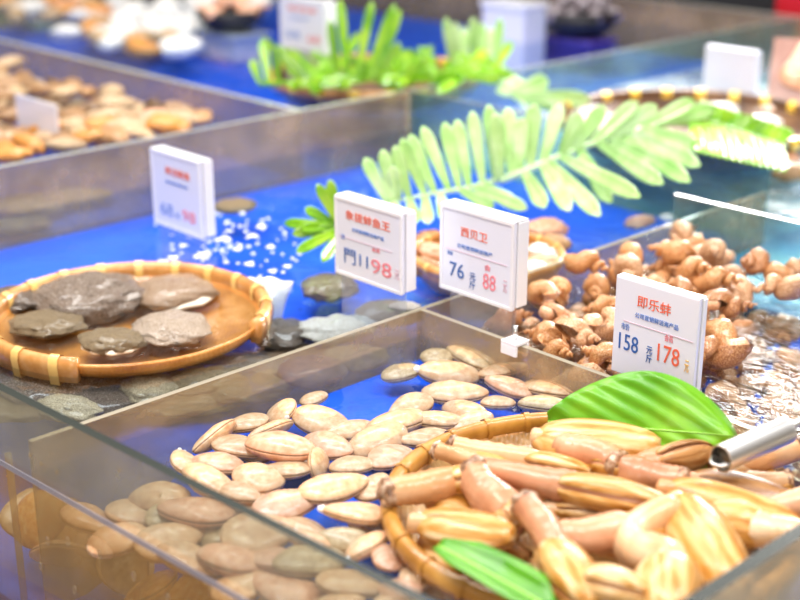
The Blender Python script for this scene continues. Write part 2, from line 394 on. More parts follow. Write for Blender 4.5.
for (u, v, z1) in ((UD2 + .012, VB - .008, 0), (UD2 + .012, VFAR - .008, 0), (UD1 - .052, vf(UD1 - .052) + .004, ZW)):
    q = MB(); q.tube([(u, v, ZB), (u, v, z1)], .004, 8); ob('corner_seal', q.me('corner_seal', M['seal']), tank)

q = MB(); q.box(UD1 - .3, UR - .001, VF - .0115, VF - .0102, ZW - .004, ZW + .002); ob('waterline_reflection', skew(q).me('waterline_reflection', M['water_sheen'], False), tank)  # thin strip painting the water's reflective band along the pane
def zfA(v):
    t = min(1, max(0, (v - .60) / .18)); t = t * t * (3 - 2 * t); return -.245 + t * .128
g = MB(); n = 24
vs = []; fs = []
for i in range(n + 1):
    t_ = i / n; vs += [(u_, vf(u_) + (V1 - vf(u_)) * t_, zfA(.56 + .54 * t_)) for u_ in (UD1 + GT / 2, UR)]
for i in range(n): fs.append((2 * i, 2 * i + 1, 2 * i + 3, 2 * i + 2))
g.add(vs, fs); ob('floor_sheet', g.me('floor_sheet', M['blue']), tank)
def floor_sheet(u0, u1, v0, v1, z, mat='blue'):
    q = MB(); q.box(u0, u1, v0, v1, z - .006, z); return ob('floor_sheet', q.me('floor_sheet', M[mat], False), tank)
g = MB(); vs = []; fs = []
for i in range(n + 1):
    t_ = i / n; vs += [(u_, vf(u_) + (.80 - vf(u_)) * t_, zfA(.56 + .24 * t_) - .02) for u_ in (UD2 + GT * 1.6, UD1 - GT / 2)]
vs += [(UD2 + GT * 1.6, VB, -.137), (UD1 - GT / 2, VB, -.137)]
for i in range(n + 1): fs.append((2 * i, 2 * i + 1, 2 * i + 3, 2 * i + 2))
g.add(vs, fs); ob('floor_sheet', g.me('floor_sheet', M['blue']), tank)
floor_sheet(UD1 + GT / 2, UR, V1 + GT, V2, -.165)
floor_sheet(ULX, UD2, VF, 1.6, -.135)
floor_sheet(ULX, UD2, 1.62, VFAR, -.16)
floor_sheet(UD2 + GT, UD1 - GT / 2, VB + GT, VFAR, -.14, 'aqua')
floor_sheet(UD1 - GT / 2, UR, V2 + GT, VFAR, -.14, 'tealfloor')

def water(u0, u1, v0, v1, z, label, mat='water'):
    e = .0015; q = MB(); nx = 2
    q.add([(u0 + e, (vf(u0) if v0 == VF and u0 > -2.2 else v0) + e, 0), (u1 - e, (vf(u1) if v0 == VF and u0 > -2.2 else v0) + e, 0), (u1 - e, v1 - e, 0), (u0 + e, v1 - e, 0)], [(0, 1, 2, 3)])
    o = ob('water', q.me('water', M[mat], False), None, W(0, 0, z), (0, 0, TANKROT))
    tag(o, label, 'water', None, 'stuff')
water(UD1 + GT / 2, UR, VF, V1, ZW, 'clear water over the pale clams and the basket of long clams')
water(UD2 + GT, UD1 - GT / 2, VF, VB, ZW, 'clear water around the abalone basket over a bright blue floor')
water(UD1 + GT / 2, UR, V1 + GT, V2, ZW, 'rippled water around the pile of whelks', 'water_rippled')
water(ULX, UD2, VF, 1.6, -.062, 'shallow water over the brown shells at far left')
water(ULX, UD2, 1.61, VFAR, -.07, 'water under the white shells and green fern bunch at the back')
water(UD2 + GT, UR, VB + GT, VFAR, -.085, 'pale aqua water with painted glare in the back tank under the gold studded basket', 'water_glare')

# ------------------------------------------------------------------ clams
def clam_mesh(seed, egg=.18, thick=1.0):
    rn = random.Random(seed); N = 28; K = 9; vs = []; fs = []
    ph = rn.random() * 6
    def ring(r, sgn, zoff):
        o = []
        for j in range(N):
            a = 2 * PI * j / N
            x = .5 * r * math.cos(a); y = .275 * r * math.sin(a) * (1 - egg * math.cos(a)) 
            bump = .03 * math.exp(-((x + .06) ** 2 + (y - .2) ** 2) / .012)
            z = sgn * (.125 * thick * max(0, 1 - r * r) ** .55 + bump * (1 - r) + .003 * math.sin(r * 26 + ph) * r + zoff)
            x += .014 * math.sin(3 * a + ph) * r; y += .012 * math.sin(2 * a + ph * 2) * r
            o.append((x, y, z))
        return o
    rs = [0.12, .3, .48, .64, .77, .87, .94, .985, 1.0]
    for sgn in (1, -1):
        b = len(vs)
        for r in rs: vs += ring(r, sgn, .006)
        vs.append((0, 0, sgn * (.125 * thick + .006))); c = len(vs) - 1
        for i in range(len(rs) - 1):
            for j in range(N):
                q = (b + i * N + j, b + (i + 1) * N + j, b + (i + 1) * N + (j + 1) % N, b + i * N + (j + 1) % N)
                fs.append(q if sgn > 0 else q[::-1])
        for j in range(N):
            q = (c, b + j, b + (j + 1) % N); fs.append(q if sgn > 0 else q[::-1])
    nt = len(fs); fm = [0] * nt
    b = len(vs); vs += ring(.965, 0, 0)
    t = (len(rs) - 1) * N; half = len(rs) * N + 1
    for j in range(N):
        j2 = (j + 1) % N
        fs.append((t + j, b + j, b + j2, t + j2)); fs.append((half + t + j2, b + j2, b + j, half + t + j)); fm += [1, 1]
    return vs, fs, fm
CLAM = {}
for mk in ('clam', 'clam_pink', 'clam_grey', 'clam_orange'):
    for s_, (eg, th) in enumerate(((.2, 1.0), (.08, 1.15), (.3, .9))):
        vs, fs, fm = clam_mesh(s_ + 1, eg, th); CLAM[mk, s_] = mesh('clam_' + mk, vs, fs, [M[mk], M['seam']], True, fm)
q = MB(); q.tube([(.44, .015, 0), (.52, .02, .01), (.56, .02, .03)], [.05, .042, .03], 8); q.tube([(.44, -.05, 0), (.5, -.06, .01), (.53, -.06, .02)], [.04, .034, .026], 8)
SIPH = q.me('siphon', M['siphon_white'])
clams = []
def clam(x, y, L, W_, ang, z=-.092, mk='clam', var=None, tilt=None, roll=None, siph=False, look=None, pos=None):
    """clam whose middle shows at x, y; L its length in pixels along the slope ang"""
    c = P(x, y, z) if pos is None else pos
    e = P(x + math.cos(R(ang)) * L / 2, y + math.sin(R(ang)) * L / 2, c.z)
    if pos is None:
        d = e - c; yaw = math.atan2(d.y, d.x); ln = 2 * d.length
        cap = L * 1.25 * proj(c)[2] / FPX
        if ln > cap: ln = cap
    else: yaw = ang; ln = L
    t = tag(bpy.data.objects.new('clam', None), 'x', 'clam', 'pale clams in the front tank'); COL.objects.link(t)
    v = random.randrange(3) if var is None else var
    me = CLAM[mk, v]
    t.location = c; wpx = W_ * proj(c)[2] / FPX if W_ > 1 else W_
    ln *= 1.08; sy = min(1.45, max(1.0, wpx / (.5 * ln) * 1.15))
    t.rotation_euler = Euler((R(random.uniform(-14, 14)) if roll is None else R(roll), R(random.uniform(-10, 10)) if tilt is None else R(tilt), yaw + (PI if random.random() < .5 else 0)))
    t.scale = (ln, ln * sy, ln * 1.2)
    ob('shell', me, t)
    if siph: ob('siphon', SIPH, t)
    px = proj(c); clams.append((t, look or {'clam': 'pale beige', 'clam_pink': 'rosy beige', 'clam_grey': 'greyish', 'clam_orange': 'orange tan'}[mk], px[0], px[1]))
    return t
Lc = [  # x, y, length, height, slope, extra
 (401,373,38,27,-8,dict(mk='clam_grey',var=1)),(437,357,32,21,5,dict(mk='clam_grey',var=1)),(471,359,46,18,20,dict(mk='clam_grey')),(449,374,60,17,-1,dict(siph=1)),
 (503,371,46,15,-6,{}),(455,393,62,19,4,{}),(509,387,46,20,14,dict(mk='clam_pink')),(549,390,48,22,18,{}),(498,403,34,26,0,dict(var=1)),(546,406,54,15,2,dict(mk='clam_grey')),
 (409,407,44,19,-24,dict(siph=1)),(464,411,42,18,24,{}),(435,421,56,19,8,{}),(425,439,52,18,-5,{}),(470,424,46,18,-10,{}),
 (314,399,25,16,-24,{}),(281,413,34,30,60,dict(roll=35,siph=1,look='upright pale')),(244,424,46,20,-8,{}),(270,431,42,14,-22,dict(roll=40)),(320,421,52,26,12,{}),
 (214,438,46,14,-30,dict(roll=55,look='edge-on beige')),(238,447,42,26,22,{}),(281,447,66,25,12,dict(mk='clam_pink',z=-.08)),(328,446,48,24,24,dict(mk='clam_pink')),(378,441,56,26,-20,{}),
 (352,466,44,24,-2,dict(var=1)),(218,464,46,34,14,dict(mk='clam_pink',var=1)),(287,470,46,26,8,{}),(319,465,34,22,-56,dict(roll=70,look='edge-on beige')),(258,478,44,30,18,dict(var=1)),
 (186,463,34,26,62,dict(roll=25,siph=1)),(208,481,52,14,28,{}),(240,493,42,16,24,{}),(334,488,66,23,-12,dict(z=-.085)),(290,504,68,27,-14,dict(mk='clam_pink')),
 (355,513,62,25,4,dict(siph=1,z=-.082)),(390,458,42,30,-28,dict(mk='clam_pink')),(373,487,36,22,-36,{}),(346,540,52,19,6,dict(mk='clam_grey')),(367,546,44,24,-32,dict(siph=1,roll=30)),
 (388,557,34,32,50,dict(mk='clam_pink')),(349,432,52,22,-12,dict(z=-.1)),(396,424,58,22,-18,{}),(384,521,42,26,-10,dict(z=-.098)),(310,541,42,16,10,{}),
 (300,462,40,22,-5,dict(z=-.105)),(255,452,40,22,10,dict(z=-.105)),(400,590,40,24,20,dict(mk='clam_pink')),(416,578,36,24,60,{}),(372,525,46,20,10,dict(z=-.105)),
 (440,586,40,22,30,dict(z=-.1)),(225,492,40,18,20,dict(z=-.1)),
 # behind the front pane
 (196,512,70,34,8,dict(z=-.105,mk='clam_pink')),(262,533,76,36,-6,dict(z=-.10)),(232,560,64,34,14,dict(z=-.11,mk='clam_pink')),(310,560,70,36,-10,dict(z=-.10,mk='clam_grey')),
 (172,540,66,34,-20,dict(z=-.115)),(352,585,66,34,10,dict(z=-.10)),(285,590,70,38,20,dict(z=-.115,mk='clam_pink')),(140,515,60,30,10,dict(z=-.125)),(215,535,56,30,30,dict(z=-.125,mk='clam_grey')),
 (405,610,60,30,10,dict(z=-.1)),(160,498,56,28,14,dict(z=-.112)),(118,540,60,30,-14,dict(z=-.125)),(190,560,60,30,24,dict(z=-.118)),(250,505,50,24,12,dict(z=-.104)),(300,530,54,26,20,dict(z=-.104)),(335,610,60,30,-14,dict(z=-.105)),(245,585,60,32,-18,dict(z=-.118)),(170,515,46,24,-30,dict(z=-.118,mk='clam_grey')),(90,520,50,24,20,dict(z=-.135)),(280,560,56,28,10,dict(z=-.108,mk='clam_pink')),
]
for x, y, L, h, a, kw in Lc:
    z = kw.pop('z', -.092); clam(x, y, L, h * 1.25, a, z, **kw)
# the clams pressed against the inside of the front pane, below the water line
rn = random.Random(31); cu_ = []
for tr in range(7000):
    x = rn.uniform(-5, 330); y = rn.uniform(476 + .58 * max(0, x) + 8, 640)
    dv = rn.uniform(.042, .11); p = Pf(x, y, dv)
    if p.z < -.225 or p.z > ZW - .022: continue
    u_, v_ = UV(p)
    if abs(u_ - UD1) < .03 or u_ < -1.24: continue
    if any((p - q_).length < .040 for q_ in cu_): continue
    cu_.append(p)
    mk = rn.choice(['clam_orange', 'clam_orange', 'clam_orange', 'clam', 'clam_grey'] if y > 515 + .5 * x else ['clam', 'clam_grey', 'clam_orange'])
    clam(0, 0, rn.uniform(.062, .082), .05, TANKROT + rn.uniform(-.8, .8), pos=p, mk=mk, roll=rn.uniform(20, 75), tilt=rn.uniform(-30, 30), look={'clam_orange': 'orange tan underwater', 'clam': 'beige underwater', 'clam_grey': 'grey underwater'}[mk])
label_rows(clams, 9, '{look} clam, {col} from left in the {row} row of pale clams')

# ------------------------------------------------------------------ baskets
def tray(name, label, c, r, depth, rimr, nb, mat, rim, bind, a0=0, a1=2 * PI, tilt=(0, 0, 0), bw=.006, rimh=1.0, cat='basket', band=False):
    t = thing(name, label, cat, c, tilt)
    prof = [(0.0, -depth), (r * .5, -depth * .99), (r * .8, -depth * .86), (r * .93, -depth * .5), (r * .985, -.004)]
    inner = prof + [(r * .97 - .001, 0.0)] 
    q = MB(); q.lathe(prof + [(r, 0), (r * 1.01, -.004), (r * .955, -depth * .55), (r * .82, -depth * .92), (r * .5, -depth * 1.06), (0, -depth * 1.07)], 72)
    ob('bowl', q.me('bowl', mat), t)
    q = MB(); h = rimr
    sec = [(r - h * .7, -h * 1.2 * rimh), (r + h * .7, -h * 1.2 * rimh), (r + h, -h * .3), (r + h * .8, h * .6), (r, h), (r - h * .8, h * .6), (r - h, -h * .3), (r - h * .7, -h * 1.2 * rimh)]
    q.lathe(sec, 96, 0, a0, a1)
    if abs(a1 - a0 - 2 * PI) > 1e-6:
        k = len(sec); q.f.append(tuple(range(k - 1))); q.m.append(0); q.f.append(tuple(96 * k + i for i in reversed(range(k - 1)))); q.m.append(0)
    ob('rim', q.me('rim', rim), t)
    if band:
        q = MB(); q.lathe([(r * .985, -.002), (r * .972, -.002), (r * .95, -.019), (r * .96, -.02)], 72, 0, a0, a1); ob('inner_band', q.me('inner_band', M['bamboo_dark']), t)
    sec2 = [(r + (x - r) * 1.18, z * 1.18) for x, z in sec]
    for i in range(nb):
        a = a0 + (a1 - a0) * (i + .5) / nb; d = bw / r
        q = MB(); q.lathe(sec2, 3, 0, a - d, a + d); ob('binding', q.me('binding', bind), t)
    return t
cA = P(592, 505, -.072)
tray('bamboo_basket', 'round bamboo basket full of long golden clams at front right', cA, .190, .040, .0085, 26, M['bamboo'], M['bamboo_gold'], M['bamboo_gold'], bw=.003)
cB = P(128, 311, -.068)
tray('bamboo_basket', 'round bamboo basket holding six abalones, its rim tied with pale cane', cB, .178, .034, .0085, 16, M['bamboo_b'], M['bamboo_rim'], M['binding'], R(-18), R(262), bw=.006, rimh=2.2, band=True)
cS = W(-1.243, 1.362, -.064)
tray('bamboo_basket', 'small bamboo basket of shells behind the two middle price signs', cS, .110, .045, .006, 14, M['bamboo'], M['bamboo_rim'], M['binding'], bw=.003)
cE = W(-2.226, 2.045, -.022)
tray('bamboo_basket', 'gold rimmed basket under the bright fern bunch at the back', cE, .238, .05, .009, 20, M['bamboo_dark'], M['bamboo_rim'], M['binding_gold'], bw=.010)
cF = W(-1.455, 2.175, -.02)
tray('bamboo_basket', 'dark round basket with gold ties along its rim behind the large frond', cF, .255, .06, .009, 22, M['bamboo_dark'], M['bamboo_dark'], M['binding_gold'], bw=.011)

# ------------------------------------------------------------------ abalones, stones
def lump(seed, sq=.28, rough=.12, point=0):
    rn = random.Random(seed); of = Vector((rn.random() * 50, rn.random() * 50, 0)); q = MB()
    def fn(d):
        k = 1 + rough * noise.noise(d * 2.2 + of) + rough * .6 * noise.noise(d * 5 + of) + rough * .35 * noise.noise(d * 11 + of)
        return k * (1 - point * max(0, d.x) ** 2 * abs(d.y))
    q.blob((0, 0, 0), (.5, .5, .5), 20, 0, fn)
    return q
def abalone(name, label, cat, x, y, wpx, hpx, z, mat, yaw=0, seed=0, foot=False, group=None, flat=.30, rough=.2, point=0, tilt=(0, 0), asp=None):
    c = P(x, y, z); k = proj(c)[2] / FPX; L = wpx * k
    T = L * flat
    el = math.asin((H - z) / (c - EYE).length)
    L *= 1.06; D = max(.5 * L, (hpx * k - T * math.cos(el) * .35) / math.sin(el)) if asp is None else asp * L
    D = min(D, 1.15 * L)
    t = thing(name, label, cat, c, (R(tilt[0]), R(tilt[1]), R(yaw)), group)
    q = lump(seed, rough=rough, point=point); me = q.me('shell', M[mat]); o = ob('shell', me, t); o.scale = (L, D, T)
    if foot:
        q = MB(); q.blob((0, 0, -.16), (.47, .47, .3), 10, 0, lambda d: 1 + .05 * math.sin(9 * math.atan2(d.y, d.x))); o = ob('foot', q.me('foot', M['foot']), t); o.scale = (L * 1.02, D * 1.04, T)
    return t
AB = 'abalones in the bamboo basket'
zb = -.079
abalone('abalone', 'largest dark brown abalone with white spots, back middle of the basket', 'abalone', 90, 297, 104, 48, zb, 'abalone_dark', 4, 1, False, AB, .36)
abalone('abalone', 'brown pointed abalone by the back right rim of the basket', 'abalone', 176, 291, 80, 36, zb, 'abalone_brown', -6, 2, True, AB, .30, .1, .5)
abalone('abalone', 'pale grey rough abalone alone on the right of the basket', 'abalone', 172, 328, 72, 38, zb - .002, 'abalone_pale', 20, 3, False, AB, .28)
abalone('abalone', 'tan abalone on the left beside the front rim of the basket', 'abalone', 47, 324, 70, 28, zb, 'abalone_tan', -12, 4, False, AB, .24)
abalone('abalone', 'grey abalone showing a white foot at the broken rim end', 'abalone', 112, 341, 62, 27, zb + .002, 'abalone_tan', -8, 5, True, AB, .30)
abalone('abalone', 'small speckled abalone at the left edge of the basket', 'abalone', 18, 298, 52, 28, zb, 'abalone_dark', 10, 6, False, AB, .34)
SG = 'sunken abalones on the blue floor'
abalone('abalone', 'large sunken grey abalone under the front of the abalone basket', 'abalone', 50, 385, 130, 44, -.112, 'abalone_dark', -14, 11, False, SG, .2)
abalone('abalone', 'sunken pale green abalone below the basket, beside the divider pane', 'abalone', 150, 388, 54, 34, -.108, 'abalone_algae', 20, 12, False, SG, .36)
abalone('abalone', 'sunken yellowish white abalone just behind the front glass rim', 'abalone', 68, 409, 70, 26, -.098, 'abalone_algae', -30, 13, False, SG, .3)
abalone('abalone', 'dark sunken shell at the left edge under the basket', 'abalone', 8, 372, 70, 34, -.112, 'abalone_dark', 0, 14, False, SG, .25)
abalone('abalone', 'brown speckled sunken abalone under the right part of the basket', 'abalone', 205, 382, 90, 34, -.112, 'abalone_tan', 14, 15, False, SG, .28)
abalone('abalone', 'dark flat sunken abalone between basket and divider pane', 'abalone', 112, 400, 90, 30, -.118, 'abalone_dark', 10, 16, False, SG, .22)
abalone('abalone', 'purple brown abalone seen through the divider pane', 'abalone', 312, 372, 66, 36, -.108, 'rock_purple', 10, 17, False, SG, .36, .06)
abalone('abalone', 'brown abalone at the pointed right end of the basket', 'abalone', 280, 334, 56, 30, -.105, 'abalone_dark', -20, 18, False, SG, .32)
abalone('abalone', 'chalky white flaking shell in front of the left price sign', 'shell', 336, 329, 76, 28, -.10, 'chip_white', 14, 19, False, SG, .26, .2)
abalone('abalone', 'brown abalone with white spots beneath the left price sign', 'abalone', 330, 287, 52, 30, -.10, 'abalone_brown', -10, 20, False, SG, .42, .2)
abalone('abalone', 'smooth brown abalone behind the rear corner of the divider', 'abalone', 390, 313, 66, 26, -.098, 'abalone_brown', 5, 21, False, SG, .34, .08)
abalone('abalone', 'white chip of shell on the brown abalone near the divider corner', 'shell', 405, 306, 30, 10, -.083, 'chip_white', 0, 22, False, SG, .2, .2)
abalone('abalone', 'grey abalone seen through the divider, below the chalky shell', 'abalone', 355, 358, 66, 26, -.112, 'abalone_pale', 12, 23, False, SG, .3)
abalone('abalone', 'tan blurred abalone seen through the divider pane at left', 'abalone', 250, 390, 80, 30, -.115, 'abalone_tan', 20, 24, False, SG, .28)
abalone('flat_stone', 'flat tan stone lying beside the leftmost price sign', 'stone', 235, 206, 42, 17, -.088, 'abalone_tan', -8, 25, False, None, .25, .1)
for x, y, w, h, mt, lb in ((95, 378, 120, 46, 'abalone_dark', 'dark brown sunken abalone in the shade under the basket front'), (22, 402, 90, 40, 'abalone_tan', 'tan sunken abalone at the left edge behind the glass rim'), (185, 400, 100, 36, 'abalone_tan', 'tan sunken abalone seen low through the divider pane'), (240, 368, 90, 34, 'abalone_pale', 'pale sunken abalone in the shade right of the green one'), (160, 372, 90, 40, 'abalone_dark', 'dark sunken abalone right under the middle of the basket front'), (300, 355, 80, 34, 'abalone_brown', 'reddish brown sunken abalone touching the divider pane')):
    abalone('abalone', lb, 'abalone', x, y, w, h, -.122, mt, 8, int(x), False, SG, .2)
for i, (x, y, w, h) in enumerate(((30, 205, 70, 22), (78, 196, 60, 18), (15, 226, 70, 16))):  # pale shapes put in for greenish reflections under the far glass
    abalone('abalone', ['pale green reflection shape by the far glass, middle of three', 'pale green reflection shape by the far glass, rightmost of three', 'pale green reflection shape by the far glass, nearest of three'][i], 'abalone', x, y, w, h, -.118, 'abalone_algae', 10 * i, 30 + i, False, 'pale reflection shapes by the far glass', .2)
# nacre shell standing by the basket
t = thing('open_shell', 'bright white pearly shell half standing behind the basket point', 'shell', P(265, 320, -.13), (0, 0, R(-8)))
vs = []; fs = []; n1, n2 = 12, 20
kk = proj(P(265, 320, -.13))[2] / FPX
for i in range(n1 + 1):
    for j in range(n2 + 1):
        a = -1 + 2 * j / n2; h_ = i / n1
        w_ = 27 * kk * (.62 + .5 * h_ - .12 * h_ * h_) * (1 + .05 * math.sin(9 * a + 5 * h_))
        vs.append((a * w_, -.012 * (1 - a * a) * math.sin(PI * (.2 + .7 * h_)) + .012 * h_, h_ * 43 * kk * (1 - .10 * abs(a) ** 2 + .03 * math.sin(7 * a))))
for i in range(n1):
    for j in range(n2): b = i * (n2 + 1) + j; fs.append((b, b + 1, b + n2 + 2, b + n2 + 1))
o = ob('shell_bowl', mesh('shell_bowl', vs, fs, M['nacre']), t); sm = o.modifiers.new('s', 'SOLIDIFY'); sm.thickness = .002

# ------------------------------------------------------------------ long golden clams
def valve_me(L, Wd, T, side, mat):
    n1, n2 = 16, 12; vs = []; fs = []
    for i in range(n1 + 1):
        s_ = i / n1; pr = max(.02, math.sin(PI * (.015 + .97 * s_))) ** .42 * (1 - .16 * s_)
        for j in range(n2 + 1):
            a = -1 + 2 * j / n2
            vs.append((-L * s_, Wd / 2 * pr * a + Wd * .05 * math.sin(PI * s_), side * (.06 * T + T / 2 * pr * max(0, 1 - a * a) ** .62)))
    for i in range(n1):
        for j in range(n2):
            b = i * (n2 + 1) + j; q = (b, b + 1, b + n2 + 2, b + n2 + 1); fs.append(q if side < 0 else q[::-1])
    return mesh('valve', vs, fs, M[mat])
gd = 0
def geoduck(label, tip, end, joint, rs, Wd, T, z0, z1, vm='valve_gold', fmat='flesh', roll=0, bend=0, tipc=True, group='long clams in the basket'):
    """tip and end: where the siphon tip and the shell's far end show (pixels); joint: share of the length that is siphon"""
    global gd; gd += 1
    a = P(tip[0], tip[1], z0); b = P(end[0], end[1], z1); d = b - a; L = d.length
    k = proj((a + b) / 2)[2] / FPX; rs *= k * 1.05; Wd *= k * 1.2; T *= k * 1.0; roll += random.Random(gd * 3).choice((-38, -20, 15, 35, 50))
    j = a + d * joint
    t = thing('long_clam', label, 'clam', j, (0, 0, 0), group)
    x = (a - b).normalized(); rot = x.to_track_quat('X', 'Z').to_matrix().to_4x4() @ Matrix.Rotation(R(roll), 4, 'X')
    t.rotation_euler = rot.to_euler()
    Ls = L * (1 - joint); Lp = L * joint
    for side in (1, -1):
        o = ob('valve', valve_me(Ls, Wd, T, side, vm), t); sm = o.modifiers.new('s', 'SOLIDIFY'); sm.thickness = .0014; sm.offset = -1
        if side > 0: o.rotation_euler = (0, 0, 0)
    q = MB(); q.blob((-Ls * .5, Wd * .02, 0), (Ls * .5, Wd * .42, T * .5), 12); ob('mantle', q.me('mantle', M[fmat]), t)
    if Lp > .004:
        n = 22; pts = []; rr = []; rg = random.Random(gd); bd = bend if bend else rg.uniform(-.07, .07); of = rg.random() * 40
        back = min(.38 * Ls, 2.6 * rs)
        for i in range(n + 1):
            s_ = i / n; x_ = -back + (Lp + back) * s_; f_ = max(0, x_) / Lp
            pts.append((x_, bd * Lp * math.sin(PI * f_), 0))
            rr.append(rs * (1.30 - .36 * s_ ** .7) * (1 + .03 * math.sin(i * 2.4 + gd)) * (.75 + .25 * min(1, s_ * 5)))
        for e_, f_ in ((.14, .93), (.26, .78), (.33, .55)): pts.append((Lp + rs * e_, pts[n][1], 0)); rr.append(rs * .94 * f_)
        q = MB(); q.tube(pts, rr, 18)
        for i_, v_ in enumerate(q.v):
            ax = Vector(pts[min(len(pts) - 1, i_ // 18)]); d_ = v_ - ax
            nz = noise.noise(Vector((v_.x * 40 + of, v_.y * 90, v_.z * 90))) + .5 * noise.noise(Vector((v_.x * 220 + of, v_.y * 60, v_.z * 60)))
            q.v[i_] = ax + d_ * (1 + .13 * nz)
        s_o = ob('siphon', q.me('siphon', M[fmat]), t)
        if tipc:
            q = MB(); xx = Lp + rs * .16
            q.tube([(Lp - rs * .35, pts[n][1], 0), (Lp - rs * .1, pts[n][1], 0), (Lp + rs * .2, pts[n][1], 0), (Lp + rs * .32, pts[n][1], 0)], [rs * .97, rs * 1.03, rs * .95, rs * .6], 18)
            for sy in (-.36, .36):
                ring = []
                q.tube([(xx - rs * .2, sy * rs, 0), (xx + rs * .22, sy * rs, 0), (xx + rs * .3, sy * rs, 0), (xx + rs * .1, sy * rs, 0)], [rs * .46, rs * .44, rs * .3, rs * .16], 10)
            q.v = [v_ * 1.0 + Vector((0, .12 * rs * math.sin(v_.z / rs * 7), .12 * rs * math.sin(v_.y / rs * 9))) for v_ in q.v]
            ob('siphon_tip', q.me('siphon_tip', M['tip']), s_o)
    return t
G = geoduck
# lower layer first
G('half buried golden shell left of the narrow blade tip', (424, 540), (470, 566), .1, 10, 36, 22, -.078, -.08, 'valve_gold', roll=6, tipc=False)
G('brown shell lying deep between the layered clam and the upright siphon', (452, 524), (530, 556), .1, 12, 36, 22, -.076, -.074, 'valve_brown', roll=6, tipc=False)
G('cream shell deep under the long central clam', (560, 486), (650, 496), .2, 12, 40, 26, -.07, -.07, 'valve_cream', 'flesh_cream', roll=4, tipc=False)
G('golden shell deep under the striped clam by the right rim', (720, 492), (800, 512), .1, 12, 40, 26, -.07, -.07, 'valve_gold', roll=4, tipc=False)
G('golden shell deep in the gap before the bent siphon', (600, 545), (690, 560), .2, 12, 46, 30, -.068, -.07, 'valve_gold', roll=4, tipc=False)
G('tan shell deep at the front of the basket', (520, 580), (560, 620), .2, 12, 44, 28, -.07, -.07, 'valve_brown', roll=4, tipc=False)
G('golden half hidden clam under the left siphons', (430, 500), (475, 512), .15, 10, 36, 20, -.072, -.074, 'valve_gold', roll=10, tipc=False)
G('cream clam valve below the pink siphon near the centre', (485, 484), (548, 505), .1, 10, 34, 22, -.066, -.066, 'valve_cream', 'flesh_cream', roll=5, tipc=False)
G('cream clam lying level in the middle of the basket', (545, 510), (640, 522), .08, 10, 34, 22, -.068, -.068, 'valve_cream', 'flesh_cream', roll=8, tipc=False)
G('flat golden clam beside the narrow green blade', (455, 548), (522, 590), .06, 10, 44, 22, -.07, -.07, 'valve_gold', roll=10, tipc=False)
G('clam with white tip near the right basket rim', (788, 482), (700, 486), .35, 11, 32, 20, -.066, -.066, 'valve_brown', 'flesh_cream', roll=5)
G('white siphoned clam at the back of the pile with golden end', (452, 446), (590, 474), .52, 11, 32, 24, -.058, -.058, 'valve_gold', 'flesh_cream', roll=10)
G('clam with a small siphon pointing left near the back left rim', (436, 450), (520, 478), .35, 9, 32, 20, -.062, -.064, 'valve_gold', 'flesh', roll=0)
G('cream and golden clam topmost at the back beside the big leaf', (534, 437), (660, 446), .04, 10, 44, 34, -.052, -.05, 'valve_cream', 'flesh_cream', roll=-10, tipc=False)
G('rosy clam with curled white tip in front of the big leaf', (618, 466), (536, 440), .5, 15, 34, 24, -.05, -.056, 'valve_cream', 'flesh_pink', roll=10)
G('purple tinged clam just left of the steel tube', (622, 472), (712, 452), .3, 13, 40, 26, -.056, -.05, 'valve_brown', 'flesh_pink', roll=10)
G('clam whose long siphon lies under the steel tube', (800, 448), (712, 470), .75, 12, 32, 24, -.052, -.062, 'valve_brown', 'flesh', roll=0)
G('striped grey brown clam at the right of the pile', (680, 480), (796, 505), .08, 10, 44, 28, -.054, -.06, 'valve_brown', 'flesh_pink', roll=-8)
G('pink siphoned clam pointing right above the striped clam', (684, 482), (590, 464), .55, 14, 34, 24, -.052, -.056, 'valve_gold', 'flesh_pink', roll=0)
G('longest clam, rosy siphon and big golden shell across the centre', (472, 468), (672, 508), .42, 14, 46, 34, -.048, -.046, 'valve_gold', 'flesh_pink', roll=12, tipc=False)
G('clam with bare cream siphon hanging over the left basket rim', (386, 493), (478, 478), .62, 14, 36, 28, -.052, -.056, 'valve_gold', 'flesh', roll=0)
G('clam with frilled whitish tip left of the centre', (474, 472), (520, 530), .62, 18, 44, 30, -.044, -.06, 'valve_gold', 'flesh_pink', roll=0)
G('layered golden clam lying level at the left of the basket', (412, 522), (516, 536), .06, 11, 44, 30, -.058, -.056, 'valve_gold', 'flesh_cream', roll=14, tipc=False)
G('long brown golden clam on the right slope of the pile', (660, 488), (800, 528), .05, 10, 44, 30, -.048, -.05, 'valve_gold', 'flesh', roll=-6, tipc=False)
G('pink siphoned clam at the right edge of the photo', (765, 510), (840, 494), .5, 12, 34, 26, -.054, -.05, 'valve_gold', 'flesh_pink', roll=0)
G('clam with frosted tip and golden band right of the upright siphon', (552, 537), (668, 528), .5, 17, 42, 30, -.046, -.05, 'valve_gold', 'flesh_pink', roll=0)
G('yellow clam with plump white siphon by the right glass', (812, 538), (700, 520), .4, 15, 44, 32, -.05, -.046, 'valve_gold', 'flesh_cream', roll=-10, tipc=False)
G('upright rosy siphon clam with brown cap and golden shell in front', (524, 503), (596, 610), .42, 15, 54, 40, -.034, -.05, 'valve_gold', 'flesh_pink', roll=0)
G('broad golden striped clam steep against the right glass', (676, 500), (740, 596), .03, 12, 62, 44, -.04, -.05, 'valve_gold', 'flesh_cream', roll=-14, tipc=False)
G('bent cream siphon clam with bowl shaped shell at the front', (668, 508), (668, 618), .5, 18, 62, 44, -.034, -.05, 'valve_cream', 'flesh_cream', roll=0, bend=.45, tipc=False)
G('cream orange clam at the front edge under the bent siphon', (572, 578), (646, 596), .12, 14, 54, 40, -.04, -.046, 'valve_cream', 'flesh', roll=0)

